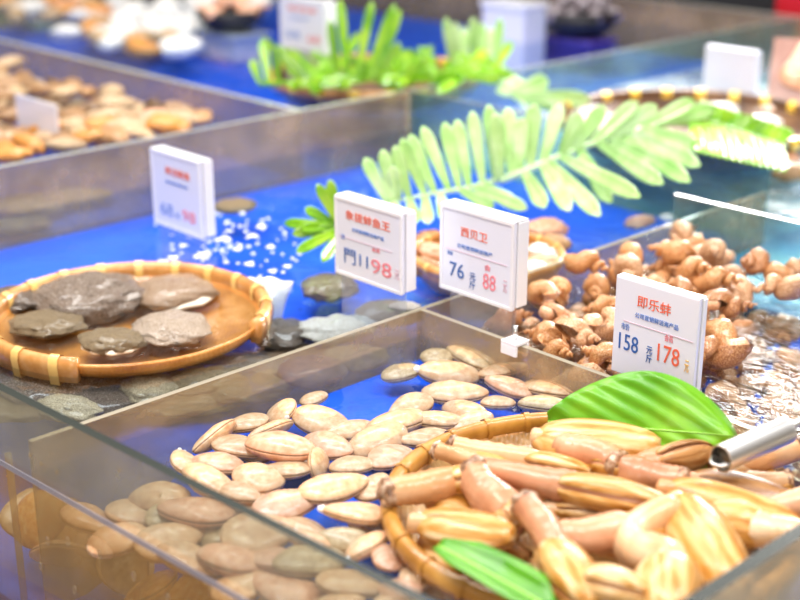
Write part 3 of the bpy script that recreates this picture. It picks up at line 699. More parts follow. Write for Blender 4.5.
# ------------------------------------------------------------------ leaves
def leafmesh(p0, p1, side, wid, nrm, n1=20, n2=8, wav=.0, curl=.0, sag=.0, tipw=.0, prof=None, fold=.15):
    p0 = Vector(p0); p1 = Vector(p1); d = p1 - p0; L = d.length; x = d / L
    s = Vector(side); s = (s - x * s.dot(x)).normalized(); nn = x.cross(s)
    if nn.dot(Vector(nrm)) < 0: nn = -nn
    vs = []; fs = []
    for i in range(n1 + 1):
        t = i / n1
        w = wid * (prof(t) if prof else max(.03, math.sin(PI * min(1, .05 + .95 * t)) ** .6))
        for j in range(n2 + 1):
            a = -1 + 2 * j / n2
            vs.append(p0 + x * (L * t) + s * (a * w / 2) + nn * (fold * abs(a) * w - sag * L * t * t + sag * L * t + wav * wid * math.sin(t * 9 + a * 2) * a * a - curl * wid * a * a * t))
    for i in range(n1):
        for j in range(n2): b = i * (n2 + 1) + j; fs.append((b, b + 1, b + n2 + 2, b + n2 + 1))
    return vs, fs
def local(vs, o): return [v - o for v in vs]
def thick(o, t): 
    m = o.modifiers.new('s', 'SOLIDIFY'); m.thickness = t; m.offset = 0
# big leaf leaning on the far basket rim
c = P(640, 440, -.06); t = thing('broad_leaf', 'broad glossy green leaf leaning over the far rim of the clam basket', 'leaf', c)
a = P(548, 422, -.05); b = P(734, 436, -.035)
side = Vector((.1, .45, .89))
vs, fs = leafmesh(a, b, side, .116, (0, -1, 1), 28, 12, .06, .22, .10, prof=lambda t_: max(.03, math.sin(PI * min(1, .03 + .97 * t_)) ** .7 * (.85 + .3 * t_)), fold=.10)
o = ob('blade', mesh('blade', local(vs, c), fs, M['leaf']), t); thick(o, .0012)
mid = [vs[i * 13 + 6] + Vector((0, -.0008, .0008)) for i in range(29)]
q = MB(); q.tube(local(mid, c), [.0016 * (1 - .8 * i / 28) for i in range(29)], 6); ob('midrib', q.me('midrib', M['leaf_vein']), t)
# narrow blade
c = P(480, 575, -.05); t = thing('narrow_leaf', 'narrow bright green leaf blade at the front of the clam basket', 'leaf', c)
a = P(438, 546, -.046); b = P(556, 612, -.05)
vs, fs = leafmesh(a, b, (.4, .9, .15), .040, (0, 0, 1), 20, 8, .03, 0, .03, prof=lambda t_: min(1, .35 + 2.5 * t_) if t_ < .8 else max(.1, 1 - (t_ - .8) * 4), fold=.22)
o = ob('blade', mesh('blade', local(vs, c), fs, M['leaf']), t); thick(o, .001)
mid = [vs[i * 9 + 4] + Vector((0, 0, .0006)) for i in range(21)]
q = MB(); q.tube(local(mid, c), .0012, 6); ob('midrib', q.me('midrib', M['leaf_vein']), t)

# steel tube
a = P(721, 459, -.018); b = P(800, 424, -.012); d = (b - a)
t = thing('steel_tube', 'shiny steel tube handle with a wire loop, resting on the clams by the leaf', 'tool handle', a, d.to_track_quat('X', 'Z').to_euler())
k = proj(a)[2] / FPX; r = 14.5 * k; L = d.length * .8
q = MB(); q.tube([(0, 0, 0), (L, 0, 0)], r, 28, 0, False); q.tube([(0.004, 0, 0), (L, 0, 0)], r * .9, 28, 1, True)
vs = []; fs = []
for j in range(28):
    a_ = 2 * PI * j / 28; vs += [(0, r * math.cos(a_), r * math.sin(a_)), (0, .9 * r * math.cos(a_), .9 * r * math.sin(a_))]
for j in range(28): fs.append((2 * j, 2 * ((j + 1) % 28), 2 * ((j + 1) % 28) + 1, 2 * j + 1))
q.add(vs, fs, 0)
q.tube([(L, 0, 0), (L + .002, 0, 0)], r, 28, 0, True)
ob('tube', q.me('tube', [M['steel'], M['steel_dark']]), t)
q = MB(); q.tube([(.006 - .016 * math.sin(PI * i / 12), r * .75 * math.cos(PI * i / 12), -.002) for i in range(13)], .0016, 8); ob('loop', q.me('loop', M['steel']), t)
q = MB(); q.tube([(L, 0, 0), (L + .03, 0, .004), (L + .06, .0, -.002), (L + .12, 0, -.01)], [.006, .0025, .0025, .0025], 8); ob('rod', q.me('rod', M['steel']), t)

# ------------------------------------------------------------------ fronds
def frond(label, rach, rz, leaflets, mat, smat, wid, stemr=.004, group='palm fronds', name='palm_frond', cat='frond', base_depth=0):
    """rach: [(px,py,z)]; leaflets: (base px, tip px, mode) up = rising in the stem's own depth, down = falling to height z"""
    pts = [P(x, y, z) for x, y, z in rach]; c = pts[0].copy()
    t = thing(name, label, cat, c, (0, 0, 0), group)
    q = MB(); q.tube(local(pts, c), [stemr * (1 - .6 * i / (len(pts) - 1)) for i in range(len(pts))], 8); ob('stem', q.me('stem', M[smat]), t)
    for bx, by, tx, ty, mode in leaflets:
        # base on the nearest stem point
        best = None
        for i in range(len(pts) - 1):
            for s_ in range(9):
                p = pts[i].lerp(pts[i + 1], s_ / 8); a = proj(p); dd = (a[0] - bx) ** 2 + (a[1] - by) ** 2
                if best is None or dd < best[0]: best = (dd, p)
        p0 = best[1]
        if isinstance(mode, str): p1 = Py(tx, ty, p0.y + random.uniform(-.01, .04))
        else: p1 = P(tx, ty, mode)
        k = proj(p0)[2] / FPX; w = wid * k
        view = (EYE - p0).normalized(); x = (p1 - p0).normalized(); side = x.cross(view)
        vs, fs = leafmesh(p0, p1, side, w, view, 12, 4, 0, 0, .06 * random.uniform(-.5, 1), prof=lambda t_: .42 + .75 * t_ ** .7 if t_ < .75 else max(.12, (1.02) * math.sqrt(max(0, 1 - ((t_ - .75) / .255) ** 2))), fold=.14)
        o = ob('leaflet', mesh('leaflet', local(vs, c), fs, M[mat]), t); thick(o, .0015)
    return t
def z3(lst, s=.35, x0=380, y0=60): return [(x0 + s * a, y0 + s * b, x0 + s * c_, y0 + s * d_, m_) for a, b, c_, d_, m_ in lst]
up = 'up'
L1 = z3([(365,325,365,135,up),(395,315,405,165,up),(425,308,440,125,up),(470,290,515,125,up),(515,275,570,150,up),(545,262,640,130,up),(600,240,735,120,up),(650,222,790,130,up),(330,335,330,150,up)])
L1 += [(642,128,694,101,up),(655,124,712,108,up),(668,122,720,118,up),(579,150,611,203,-.03),(560,158,640,197,.004),(595,144,663,184,.004),(610,140,685,175,.004),(631,134,700,166,.004),(640,130,702,148,.004),(540,165,570,211,-.035),(546,160,600,216,-.035),(525,170,545,208,-.035),(620,136,690,182,.004)]
frond('large mint green frond spreading right from behind the middle sign', [(500,181,-.03),(548,161,-.005),(597,142,.008),(642,128,.01),(690,117,.014)], None, L1, 'frond', 'frond_stem', 16, .0075)
L2 = [(340+.275*a, 70+.275*b, 340+.275*c_, 70+.275*d_, m_) for a, b, c_, d_, m_ in
  [(170,470,90,320,up),(195,465,155,290,up),(215,460,190,350,up),(240,455,200,275,up),(300,445,225,250,up),(345,435,255,235,up),(390,430,300,205,up),(425,430,380,190,up),(475,425,425,180,up),(525,415,480,150,up),(565,405,540,125,up),
   (200,480,235,560,-.05),(250,475,275,560,-.05),(310,465,320,560,-.05),(370,455,385,550,-.05),(480,430,680,505,-.04),(430,440,560,500,-.045),(520,425,640,490,-.04)]]
frond('mint green frond fanning left above the two middle signs', [(505,178,-.03),(469,188,-.03),(430,194,-.032),(388,203,-.036)], None, L2, 'frond', 'frond_stem', 13.5, .006)
L3 = [(345,226,345,224,up)]
L3 = [(345,222,317,184,up),(345,215,330,180,up),(340,222,305,208,up),(338,224,284,223,-.05),(338,228,292,234,-.05),(338,232,296,252,-.06),(340,236,322,262,-.06),(338,226,300,228,-.04),(342,232,306,246,-.06)]
frond('small green frond poking out left of the left middle sign', [(352,236,-.05),(338,226,-.045),(322,222,-.045)], None, L3, 'frond_green', 'frond_green', 11, .003)
L4 = []
for i in range(13):
    x = 690 + 7 * i; y = 117 + 2.2 * i
    L4.append((x, y, x + 10, y + 36 - i * .6, .006)); L4.append((x, y, x + 16, y - 14, up))
frond('blurred green frond lying in the gold tied basket at right', [(676,114,.01),(720,124,.01),(788,146,.01)], None, L4, 'frond_green', 'frond_stem', 12)
L5 = [(512,90,548,80,up),(512,95,520,78,up),(512,95,500,84,up),(512,97,560,104,up),(520,95,590,100,up)]
frond('tuft of mint leaves behind the top of the large frond', [(540,120,-.03),(512,94,.0)], None, L5, 'frond', 'frond_stem', 18)
LE = []
rn = random.Random(3)
for i in range(80):
    x = rn.uniform(300, 500); y = rn.uniform(46, 92)
    LE.append((x, y, x + rn.choice((-1, 1)) * rn.uniform(14, 40), y - rn.uniform(-2, 14), rn.choice((up, .016, .03))))
LE += [(345,60,340,0,up),(352,62,372,2,up),(360,60,395,4,up),(340,66,330,20,up),(372,62,400,10,up)]
LE += [(268,80,262,40,up),(275,80,276,46,up),(262,82,252,60,up)]
frond('bright green fern bunch heaped in the gold rimmed basket', [(260,84,.014),(330,82,.014),(400,78,.014),(505,74,.014)], None, LE, 'frond_green', 'frond_green', 9.5, .006, name='fern_bunch', cat='fern')
LW = []
for i in range(7): LW.append((452 + i * 7, 62, 446 + i * 9, 18 + (i % 3) * 5, up))
frond('pale upright fern behind the fern bunch, beside the white box', [(445,68,-.02),(505,66,.0)], None, LW, 'frond', 'frond_stem', 9, .004)

# ------------------------------------------------------------------ whelks
def whelk_mesh(seed):
    rn = random.Random(seed); q = MB(); turns = 3.4; n = 62; m = 12
    pts = []; vs = []; fs = []
    for i in range(n + 1):
        t = i / n; th = 2 * PI * turns * t; gr = math.exp(2.35 * (t - 1))
        rad = .17 * gr; tr = .235 * gr * (1 + .12 * max(0, math.sin(th * 3.5)))
        cx = .60 - .86 * gr ** .8
        ctr = Vector((cx, rad * math.cos(th), rad * math.sin(th)))
        er = Vector((0, math.cos(th), math.sin(th))); ex = Vector((1, 0, 0))
        for j in range(m):
            a = 2 * PI * j / m
            el = (1.0 + 1.0 * t ** 6) if math.cos(a) < 0 else 1.0
            k = 1 + .16 * max(0, math.sin(a * 1.0 + .6)) * (math.sin(th * 4) > .2)
            vs.append(ctr + (er * math.sin(a) * tr * k + ex * math.cos(a) * tr * el))
    for i in range(n):
        for j in range(m): fs.append((i * m + j, i * m + (j + 1) % m, (i + 1) * m + (j + 1) % m, (i + 1) * m + j))
    fs.append(tuple(range(m)))
    for i_, v_ in enumerate(vs): vs[i_] = v_ * (1 + .16 * noise.noise(v_ * 5 + Vector((seed * 9, 0, 0))) + .06 * noise.noise(v_ * 14))
    q.add(vs, fs)
    th = 2 * PI * turns
    return q, Vector((-.30, .20 * math.cos(th), .20 * math.sin(th))), th
WH = {}
for mk in ('whelk_o', 'whelk_t', 'whelk_b'):
    for s_ in range(2):
        q, ap, th = whelk_mesh(s_); WH[mk, s_] = q.me('shell', M[mk])
q2 = MB(); q2.blob(ap + Vector((-.06, .02, .02)), (.24, .2, .17), 8, 0, lambda d: 1 + .12 * math.sin(5 * d.x + 3 * d.y)); WFOOT = q2.me('foot', M['whelk_foot'])
whelks = []
def whelk(p, L, mk, rot):
    t = tag(bpy.data.objects.new('whelk', None), 'x', 'whelk', 'whelks piled behind the 158 sign'); COL.objects.link(t)
    t.location = p; t.rotation_euler = rot; t.scale = (L,) * 3
    ob('shell', WH[mk, random.randrange(2)], t)
    if random.random() < .75: ob('foot', WFOOT, t)
    a = proj(p); whelks.append((t, {'whelk_o': 'orange', 'whelk_t': 'tan', 'whelk_b': 'brown'}[mk], a[0], a[1]))
rn = random.Random(11); placed = []
for layer, (zz, sep) in enumerate(((-.128, .041), (-.096, .045), (-.066, .050), (-.042, .055))):
    tries = 0; cur = []
    while tries < 3500:
        tries += 1
        u = rn.uniform(UD1 + .042, UR - .04); v = rn.uniform(V1 + .045, V2 - .045)
        p = W(u, v, zz); x, y, _ = proj(p)
        if x > 835 or y > 470: continue
        if x < 505 + (285 - y) * 1.2 and y < 290: continue
        if y < 252 - (x - 640) * .02 and x < 700 and x < 640 - (y - 240) * 1.5: continue
        if layer and (x > 735 - (y - 290) * .15 and y > 285): continue
        if layer and y > 372 and x > 640: continue
        if layer == 0 and zz > -.1: continue
        if layer == 3 and (v < 1.38 or y < 236): continue
        if abs(u - (-.80)) < .075 and abs(v - 1.15) < .045: continue
        if -1.09 < u < -1.02 and v < 1.165: continue       # the sign stands here
        if any((u - a) ** 2 + (v - b) ** 2 < sep * sep for a, b in cur): continue
        cur.append((u, v))
        whelk(p + Vector((0, 0, rn.uniform(-.006, .006))), rn.uniform(.062, .080) / 1.15, rn.choice(['whelk_o', 'whelk_o', 'whelk_t', 'whelk_t', 'whelk_b']), Euler((rn.uniform(0, 6.28), rn.uniform(-.35, .35), rn.uniform(0, 6.28))))
label_rows(whelks, 14, '{look} whelk, {col} from left in the {row} row of the whelk pile')

# ------------------------------------------------------------------ shells of the far tanks
def pebble_mesh(seed, mk):
    q = lump(seed, rough=.16); return q.me('shell', M[mk])
PB = {(mk, s_): pebble_mesh(100 + s_, mk) for mk in ('tan_shell', 'dark_shell', 'brown_shell', 'amber_shell', 'clam_pink', 'white_shell', 'whelk_b') for s_ in range(3)}
far = []
rn = random.Random(5); cur = []
tries = 0
LK = {'tan_shell': 'tan', 'dark_shell': 'very dark', 'brown_shell': 'brown', 'amber_shell': 'amber', 'clam_pink': 'pale', 'white_shell': 'white', 'whelk_b': 'dark brown'}
def shell(p, L, asp, fl_, mk, grp, lst, yaw):
    o = ob('shell', PB[mk, rn.randrange(3)], None, p, (rn.uniform(-.25, .25), rn.uniform(-.2, .2), yaw), (L, L * asp, L * fl_))
    tag(o, 'x', 'shell', grp); a = proj(p); lst.append((o, LK[mk], a[0], a[1]))
while tries < 14000 and len(cur) < 190:
    tries += 1
    x = rn.uniform(-18, 240); y = rn.uniform(50, 158)
    if y < 60 + x * .27 or y > 157 - x * .185: continue
    if 28 < x < 110 and 118 < y < 135 and rn.random() < .5: continue
    p = P(x, y, rn.choice((-.080, -.056, -.032, -.020)))
    if UV(p)[0] > UD2 - .046 or UV(p)[1] > 1.55: continue
    if any((p.x - a) ** 2 + (p.y - b) ** 2 < .043 ** 2 for a, b in cur): continue
    cur.append((p.x, p.y)); near = y > 115
    mk = rn.choice(['tan_shell', 'amber_shell', 'brown_shell', 'tan_shell', 'clam_pink']) if near else rn.choice(['brown_shell', 'brown_shell', 'dark_shell', 'tan_shell', 'tan_shell'])
    shell(p, rn.uniform(.064, .092), rn.uniform(.45, .65), rn.uniform(.3, .42), mk, 'shells heaped in the far left tank', far, TANKROT + rn.uniform(-.9, 1.5))
label_rows(far, 18, '{look} shell, {col} from left in the {row} row of the far left heap')
back = []; cur = []; tries = 0
while tries < 3000 and len(cur) < 75:
    tries += 1
    x = rn.uniform(10, 260); y = rn.uniform(2, 52)
    if y > 52 + (x - 150) * .22: continue
    p = P(x, y, -.082)
    if any((p.x - a) ** 2 + (p.y - b) ** 2 < .075 ** 2 for a, b in cur): continue
    if abs(p.x - P(40, 20, -.07).x) < .16 and abs(p.y - P(40, 20, -.07).y) < .16: continue
    u_, v_ = UV(p)
    if v_ < 1.66: continue
    if 186 < x < 268 and 24 < y: continue
    cur.append((p.x, p.y))
    if x > 110 and y < 35: mk = 'white_shell'
    else: mk = rn.choice(['amber_shell', 'tan_shell', 'clam_pink', 'white_shell', 'white_shell', 'tan_shell'])
    shell(p, rn.uniform(.09, .14), rn.uniform(.5, .8), rn.uniform(.35, .5), mk, 'shells scattered in the back tank', back, rn.uniform(0, 6.28))
label_rows(back, 10, '{look} shell, {col} from left in the {row} row of the back tank')
bs = []
for x, y, L, asp, fl_, mk in ((428,240,.05,.7,.6,'whelk_b'),(432,252,.055,.6,.5,'clam_pink'),(425,268,.06,.6,.5,'brown_shell'),(545,230,.07,.7,.55,'clam_pink'),(556,243,.05,.8,.5,'brown_shell'),(540,250,.035,.8,.6,'white_shell'),(552,254,.03,.8,.6,'white_shell'),(545,262,.06,.6,.4,'clam_pink'),(530,268,.05,.6,.4,'white_shell')):
    shell(P(x, y, -.075), L, asp, fl_, mk, 'shells in the small basket', bs, rn.uniform(-.5, .5))
label_rows(bs, 3, '{look} shell, {col} from left in the {row} row in the small basket')
fr_ = []
for x, y, L, mk in ((793, 172, .07, 'brown_shell'), (775, 152, .06, 'white_shell'), (720, 112, .09, 'white_shell'), (760, 125, .09, 'white_shell'), (785, 160, .06, 'clam_pink'), (640, 222, .05, 'clam_pink'), (742, 222, .05, 'brown_shell'), (668, 218, .03, 'white_shell'), (795, 145, .07, 'amber_shell')):
    z = -.05 if y < 180 else -.10
    shell(P(x, y, z), L, .6, .45, mk, 'loose shells beyond the whelks', fr_, rn.uniform(-.4, .4))
label_rows(fr_, 3, '{look} shell, {col} from left in the {row} row beyond the whelks')

# ------------------------------------------------------------------ signs
TC = {}
def textmesh(s):
    if s not in TC:
        cu = bpy.data.curves.new('lettering', 'FONT'); cu.body = s; cu.size = 1; cu.extrude = .012; cu.align_x = 'CENTER'; cu.resolution_u = 3
        o = bpy.data.objects.new('lettering', cu); COL.objects.link(o); dg = bpy.context.evaluated_depsgraph_get()
        me = bpy.data.meshes.new_from_object(o.evaluated_get(dg)); bpy.data.objects.remove(o); bpy.data.curves.remove(cu); TC[s] = me
        xs = [v.co.x for v in me.vertices]; ys = [v.co.y for v in me.vertices]
        me['w'] = max(xs) - min(xs); me['cx'] = (max(xs) + min(xs)) / 2; me['h'] = max(ys) - min(ys); me['cy'] = (max(ys) + min(ys)) / 2
    return TC[s]
def write(parent, name, s, cx, cz, w, h, mat, y=-.0004):
    src = textmesh(s); me = src.copy(); me.materials.clear(); me.materials.append(M[mat])
    sx = w / src['w']; sz = h / src['h']
    o = ob(name, me, parent, (cx - src['cx'] * sx, y, cz - src['cy'] * sz), (PI / 2, 0, 0), (sx, sz, .03)); return o
def price_sign(label, bl, br, tl, zb, texts, zfloor, dep=.024, card='card', frame=True, leg='acrylic', slab=True, yaw=0, legout=0, legx=.004):
    """bl, br, tl: front corners in the photo; zb: height of the lower left corner"""
    p = P(bl[0], bl[1], zb)
    lo, hi = 0, .6
    ud = Matrix.Rotation(R(yaw), 3, 'Z') @ UD
    for _ in range(40):
        m_ = (lo + hi) / 2
        if proj(p + ud * m_)[0] < br[0]: lo = m_
        else: hi = m_
    w = lo; lo, hi = 0, .5
    for _ in range(40):
        m_ = (lo + hi) / 2
        if proj(p + Vector((0, 0, m_)))[1] > tl[1]: lo = m_
        else: hi = m_
    h = lo
    t = thing('price_sign', label, 'price sign', (p.x, p.y, zb), (0, 0, TANKROT + R(yaw)), 'acrylic price signs on the tanks')
    q = MB(); q.box(0, w, 0, .005, 0, h); bevel(ob('front_panel', q.me('front_panel', M['card' if card == 'card' else card], False), t), .0008)
    fw = .004
    if frame:
        q = MB(); 
        for b_ in ((0, w, h - fw, h), (0, w, 0, fw), (0, fw, fw, h - fw), (w - fw, w, fw, h - fw)): q.box(b_[0], b_[1], -.0012, .0, b_[2], b_[3])
        ob('border', q.me('border', M['white'], False), t)
    if slab:
        q = MB(); q.box(.001, w + .001, .007, dep, .002, h - .001); bevel(ob('back_panel', q.me('back_panel', M['white' if card == 'card' else card], False), t), .0008)
        q = MB(); q.box(0, w, .0005, dep - .001, h - .0005, h + .0015); bevel(ob('top_cap', q.me('top_cap', M['white' if card == 'card' else card], False), t), .0005)
    q = MB(); q.box(legx, w - .002, .006 + legout, .010 + legout, zfloor - zb, .012); ob('clear_leg', q.me('clear_leg', M[leg], False), t)
    q = MB(); q.box(legx, w, -.006 + legout, .03 + legout, zfloor - zb, zfloor - zb + .004); ob('clear_foot', q.me('clear_foot', M[leg], False), t)
    for (name, s, fx, fz, fwid, fh, mat) in texts: write(t, name, s, fx * w, fz * h, fwid * w, fh * h, mat)
    return t
price_sign('white price sign standing in blue water, farthest left of the signs', (155, 222), (203, 240), (153, 148), -.068,
    [('title', '鲜活鲍鱼', .55, .77, .50, .10, 'red_ink'), ('subtitle', '———', .52, .62, .45, .03, 'pale_ink'), ('price', '68', .28, .24, .26, .17, 'pale_ink'), ('price', '98', .74, .24, .26, .15, 'pink_ink'), ('unit', '元', .5, .20, .1, .08, 'pale_ink')], -.134)
price_sign('white price sign with five red characters, left of the middle pair', (336, 272), (402, 299), (339, 195), -.03,
    [('title', '象拔蚌鱼王', .5, .80, .66, .115, 'red_ink'), ('subtitle', '公司直销鲜活海产品', .5, .63, .48, .05, 'pale_ink'), ('rule', '—', .46, .50, .80, .004, 'line_ink'), ('unit', '活', .12, .50, .06, .06, 'pale_ink'), ('unit', '会员', .62, .46, .12, .05, 'pink_ink'), ('price', '門11', .32, .27, .36, .19, 'blue_ink'), ('price', '98', .70, .25, .30, .18, 'pink_ink'), ('unit', '元', .93, .24, .07, .12, 'line_ink')], -.13)
price_sign('white framed price sign with three red characters, right of the middle pair', (440, 287), (512, 305), (441, 203), -.03,
    [('title', '西贝卫', .47, .74, .36, .105, 'red_ink'), ('subtitle', '公司直销鲜活海产', .48, .57, .48, .05, 'pale_ink'), ('rule', '—', .5, .50, .84, .004, 'line_ink'), ('unit', '市价', .14, .45, .08, .05, 'pale_ink'), ('price', '76', .24, .27, .20, .17, 'blue_ink'), ('unit', '元\n斤', .46, .20, .08, .19, 'blue_ink'), ('unit', '会', .66, .41, .08, .07, 'pink_ink'), ('price', '88', .69, .25, .17, .18, 'pink_ink'), ('unit', '元', .90, .26, .05, .14, 'line_ink')], -.163, .026, legx=.012)
price_sign('price sign showing 158 and 178 in front of the whelks', (611, 370), (692, 398), (622, 276), -.05,
    [('title', '即乐蚌', .48, .815, .40, .12, 'red_ink'), ('subtitle', '公司直销鲜活海产品', .52, .665, .52, .055, 'pale_ink'), ('rule', '—', .54, .57, .84, .004, 'line_ink'), ('unit', '市价', .15, .51, .10, .07, 'pale_ink'), ('price', '158', .20, .35, .24, .17, 'blue_ink'), ('unit', '元\n斤', .46, .30, .07, .17, 'blue_ink'), ('unit', '会员', .68, .53, .10, .07, 'pink_ink'), ('price', '178', .69, .36, .26, .18, 'red_ink'), ('unit', '元', .91, .31, .05, .12, 'binding')], -.163, .014, frame=False)
price_sign('blurred price sign with red title behind the abalone tank, at top', (281, 46), (326, 50), (282, -4), .03,
    [('title', '鲜活花蛤', .5, .80, .62, .10, 'red_ink'), ('subtitle', '公司直销海产', .42, .62, .45, .05, 'pale_ink'), ('price', '58', .28, .28, .3, .14, 'pale_ink'), ('price', '68', .74, .25, .26, .14, 'pink_ink')], -.158, .03, leg='milky')
price_sign('blank milky acrylic sign in the pale aqua tank', (702, 92), (752, 100), (702, 46), -.03, [], -.138, .02, 'milky', False, 'milky')
price_sign('small blank translucent sign among the far left shells', (18, 128), (58, 140), (18, 94), -.03, [], -.133, .01, 'milky', False, 'acrylic', False)
# clip holding the framed sign's leg on the divider
c = Pv(512, 330, V1 - .004)
t = thing('sign_clip', 'small pale clip holding the framed sign on the divider rim', 'clip', (c.x, c.y, ZD), (0, 0, TANKROT))
q = MB(); q.box(-.012, .012, -.006, .018, .0005, .005); q.box(-.012, .012, -.006, -.002, -.012, .0005); q.box(-.012, .012, .014, .018, -.012, .0005)
bevel(ob('clip_body', q.me('clip_body', M['white'], False), t), .001)
q = MB(); q.tube([(0, .006, .005), (0, .006, .022)], .003, 10); ob('pin', q.me('pin', M['steel']), t)

# ------------------------------------------------------------------ back odds and ends
c = P(515, 70, -.158); k = proj(c)[2] / FPX
t = thing('white_box', 'milky white box standing in the back tank, right of the ferns', 'box', c, (0, 0, TANKROT))
q = MB(); q.box(-.09, .07, -.05, .05, 0, .19); bevel(ob('box_body', q.me('box_body', M['white'], False), t), .006)
q = MB(); q.box(-.095, .075, -.055, .055, .178, .195); bevel(ob('lid', q.me('lid', M['white'], False), t), .004)
c = P(40, 26, -.158)
t = thing('green_tray', 'pale green plastic tray at the far left corner', 'tray', c, (0, 0, TANKROT))
q = MB(); q.box(-.22, .12, -.08, .08, 0, .05); bevel(ob('tray_body', q.me('tray_body', M['plate_green'], False), t), .01)
q = MB(); q.box(-.23, .13, -.09, .09, .045, .055); bevel(ob('tray_rim', q.me('tray_rim', M['plate_green'], False), t), .004)
c = P(232, 58, -.158)
t = thing('white_stand', 'white block under the bowl of orange clams', 'stand', c, (0, 0, TANKROT))
q = MB(); q.box(-.10, .10, -.06, .06, 0, .08); bevel(ob('block', q.me('block', M['white'], False), t), .01)
q = MB(); q.box(-.11, .11, -.07, .07, .072, .083); bevel(ob('top_plate', q.me('top_plate', M['white'], False), t), .004)
top = c + Vector((0, 0, .0845))
t = thing('net_bowl', 'black rimmed bowl of orange clams at the top edge', 'bowl', top)
q = MB(); q.lathe([(0, .004), (.05, .006), (.085, .03), (.098, .06), (.104, .06), (.092, .026), (.055, 0), (0, 0)], 40); ob('bowl', q.me('bowl', M['black_net']), t)
q = MB(); q.tube([(.1 * math.cos(a * PI / 20), .1 * math.sin(a * PI / 20), .061) for a in range(41)], .004, 8); ob('rim', q.me('rim', M['black_net']), t)
bo = []
VC = [mesh('clam_flesh', *clam_mesh(9, .2, 1.2)[:2], M['clam_flesh'])]
for i in range(9):
    a = i * 2.4; r = .022 * math.sqrt(i)
    o = ob('clam', VC[0], None, top + Vector((r * 1.3 * math.cos(a), r * 1.3 * math.sin(a), .062 + .022 * (i < 4))), (.4 * math.sin(i * 3), .3 * math.cos(i), a), (.085, .085, .085))
    tag(o, 'x', 'clam', 'orange clams in the black bowl'); q_ = proj(o.location); bo.append((o, 'orange', q_[0], q_[1]))
label_rows(bo, 3, '{look} clam, {col} from left in the {row} row in the black bowl')
c = P(578, 62, -.138)
t = thing('purple_stand', 'purple block under the dark net bowl', 'stand', c, (0, 0, TANKROT))
q = MB(); q.box(-.085, .085, -.06, .06, 0, .07); bevel(ob('block', q.me('block', M['purple'], False), t), .008)
q = MB(); q.box(-.09, .09, -.065, .065, .062, .074); bevel(ob('top_plate', q.me('top_plate', M['purple'], False), t), .004)
top = c + Vector((0, 0, .075))
t = thing('net_bowl', 'dark net bowl of grey shells on the purple block', 'bowl', top)
q = MB(); q.lathe([(0, .004), (.05, .006), (.09, .03), (.104, .07), (.11, .07), (.096, .026), (.055, 0), (0, 0)], 40); ob('bowl', q.me('bowl', M['black_net']), t)
q = MB(); q.tube([(.107 * math.cos(a * PI / 20), .107 * math.sin(a * PI / 20), .071) for a in range(41)], .004, 8); ob('rim', q.me('rim', M['black_net']), t)
PD = pebble_mesh(140, 'pearl_dark'); bo = []
for i in range(14):
    a = i * 2.4; r = .021 * math.sqrt(i)
    o = ob('shell', PD, None, top + Vector((r * 1.2 * math.cos(a), r * 1.2 * math.sin(a), .065 + .03 * (i < 6))), (i, .3, a), (.055, .045, .04))
    tag(o, 'x', 'shell', 'grey shells in the net bowl'); q_ = proj(o.location); bo.append((o, 'grey', q_[0], q_[1]))
label_rows(bo, 4, '{look} shell, {col} from left in the {row} row in the net bowl')
# tilted photo board with a shell at the right edge
c = P(780, 108, -.03)
t = thing('photo_board', 'tilted brown picture board of pink clam meat at the right edge', 'board', c, (R(-28), 0, TANKROT + R(26)))
q = MB(); q.box(-.03, .17, 0, .008, 0, .15); bevel(ob('panel', q.me('panel', M['photo_board'], False), t), .002)
q = MB(); q.blob((.07, -.006, .085), (.075, .012, .06), 14, 0, lambda d: 1 + .12 * math.sin(4 * math.atan2(d.z, d.x))); ob('picture', q.me('picture', M['clam_flesh']), t)
q = MB(); q.box(-.034, .174, -.002, .01, -.006, .004); ob('border', q.me('border', M['clam_flesh'], False), t)
q = MB(); q.tube([(.07, .008, .08), (.07, .09, -.05)], .005, 8); ob('prop', q.me('prop', M['white']), t)
# red cabinet and grey panel behind the tanks
c = W(-1.9, 3.74, -1.0); c = P(800, 20, -.2); 
t = thing('red_cabinet', 'red cabinet behind the far tank corner', 'cabinet', W(UV(Pv(768, 6, 3.5))[0] + .02, 3.5, -1.0), (0, 0, TANKROT))
q = MB(); q.box(0, .6, 0, .28, 0, 1.25); bevel(ob('body', q.me('body', M['red'], False), t), .01)
q = MB(); q.box(.02, .3, -.012, 0, .1, 1.2); bevel(ob('door', q.me('door', M['red'], False), t), .004)
# white flecks standing for light glints on the water by the left sign
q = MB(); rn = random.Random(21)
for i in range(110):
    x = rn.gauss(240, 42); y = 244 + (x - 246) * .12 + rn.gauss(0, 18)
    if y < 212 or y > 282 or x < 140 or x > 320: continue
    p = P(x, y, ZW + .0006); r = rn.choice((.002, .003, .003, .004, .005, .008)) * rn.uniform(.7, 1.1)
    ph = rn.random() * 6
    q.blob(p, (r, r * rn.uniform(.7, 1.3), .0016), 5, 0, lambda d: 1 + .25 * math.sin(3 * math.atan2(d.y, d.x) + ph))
tag(ob('glints', q.me('glints', M['glints'])), 'white flecks standing for light glints on blue water before the leftmost sign', 'glints', None, 'stuff')
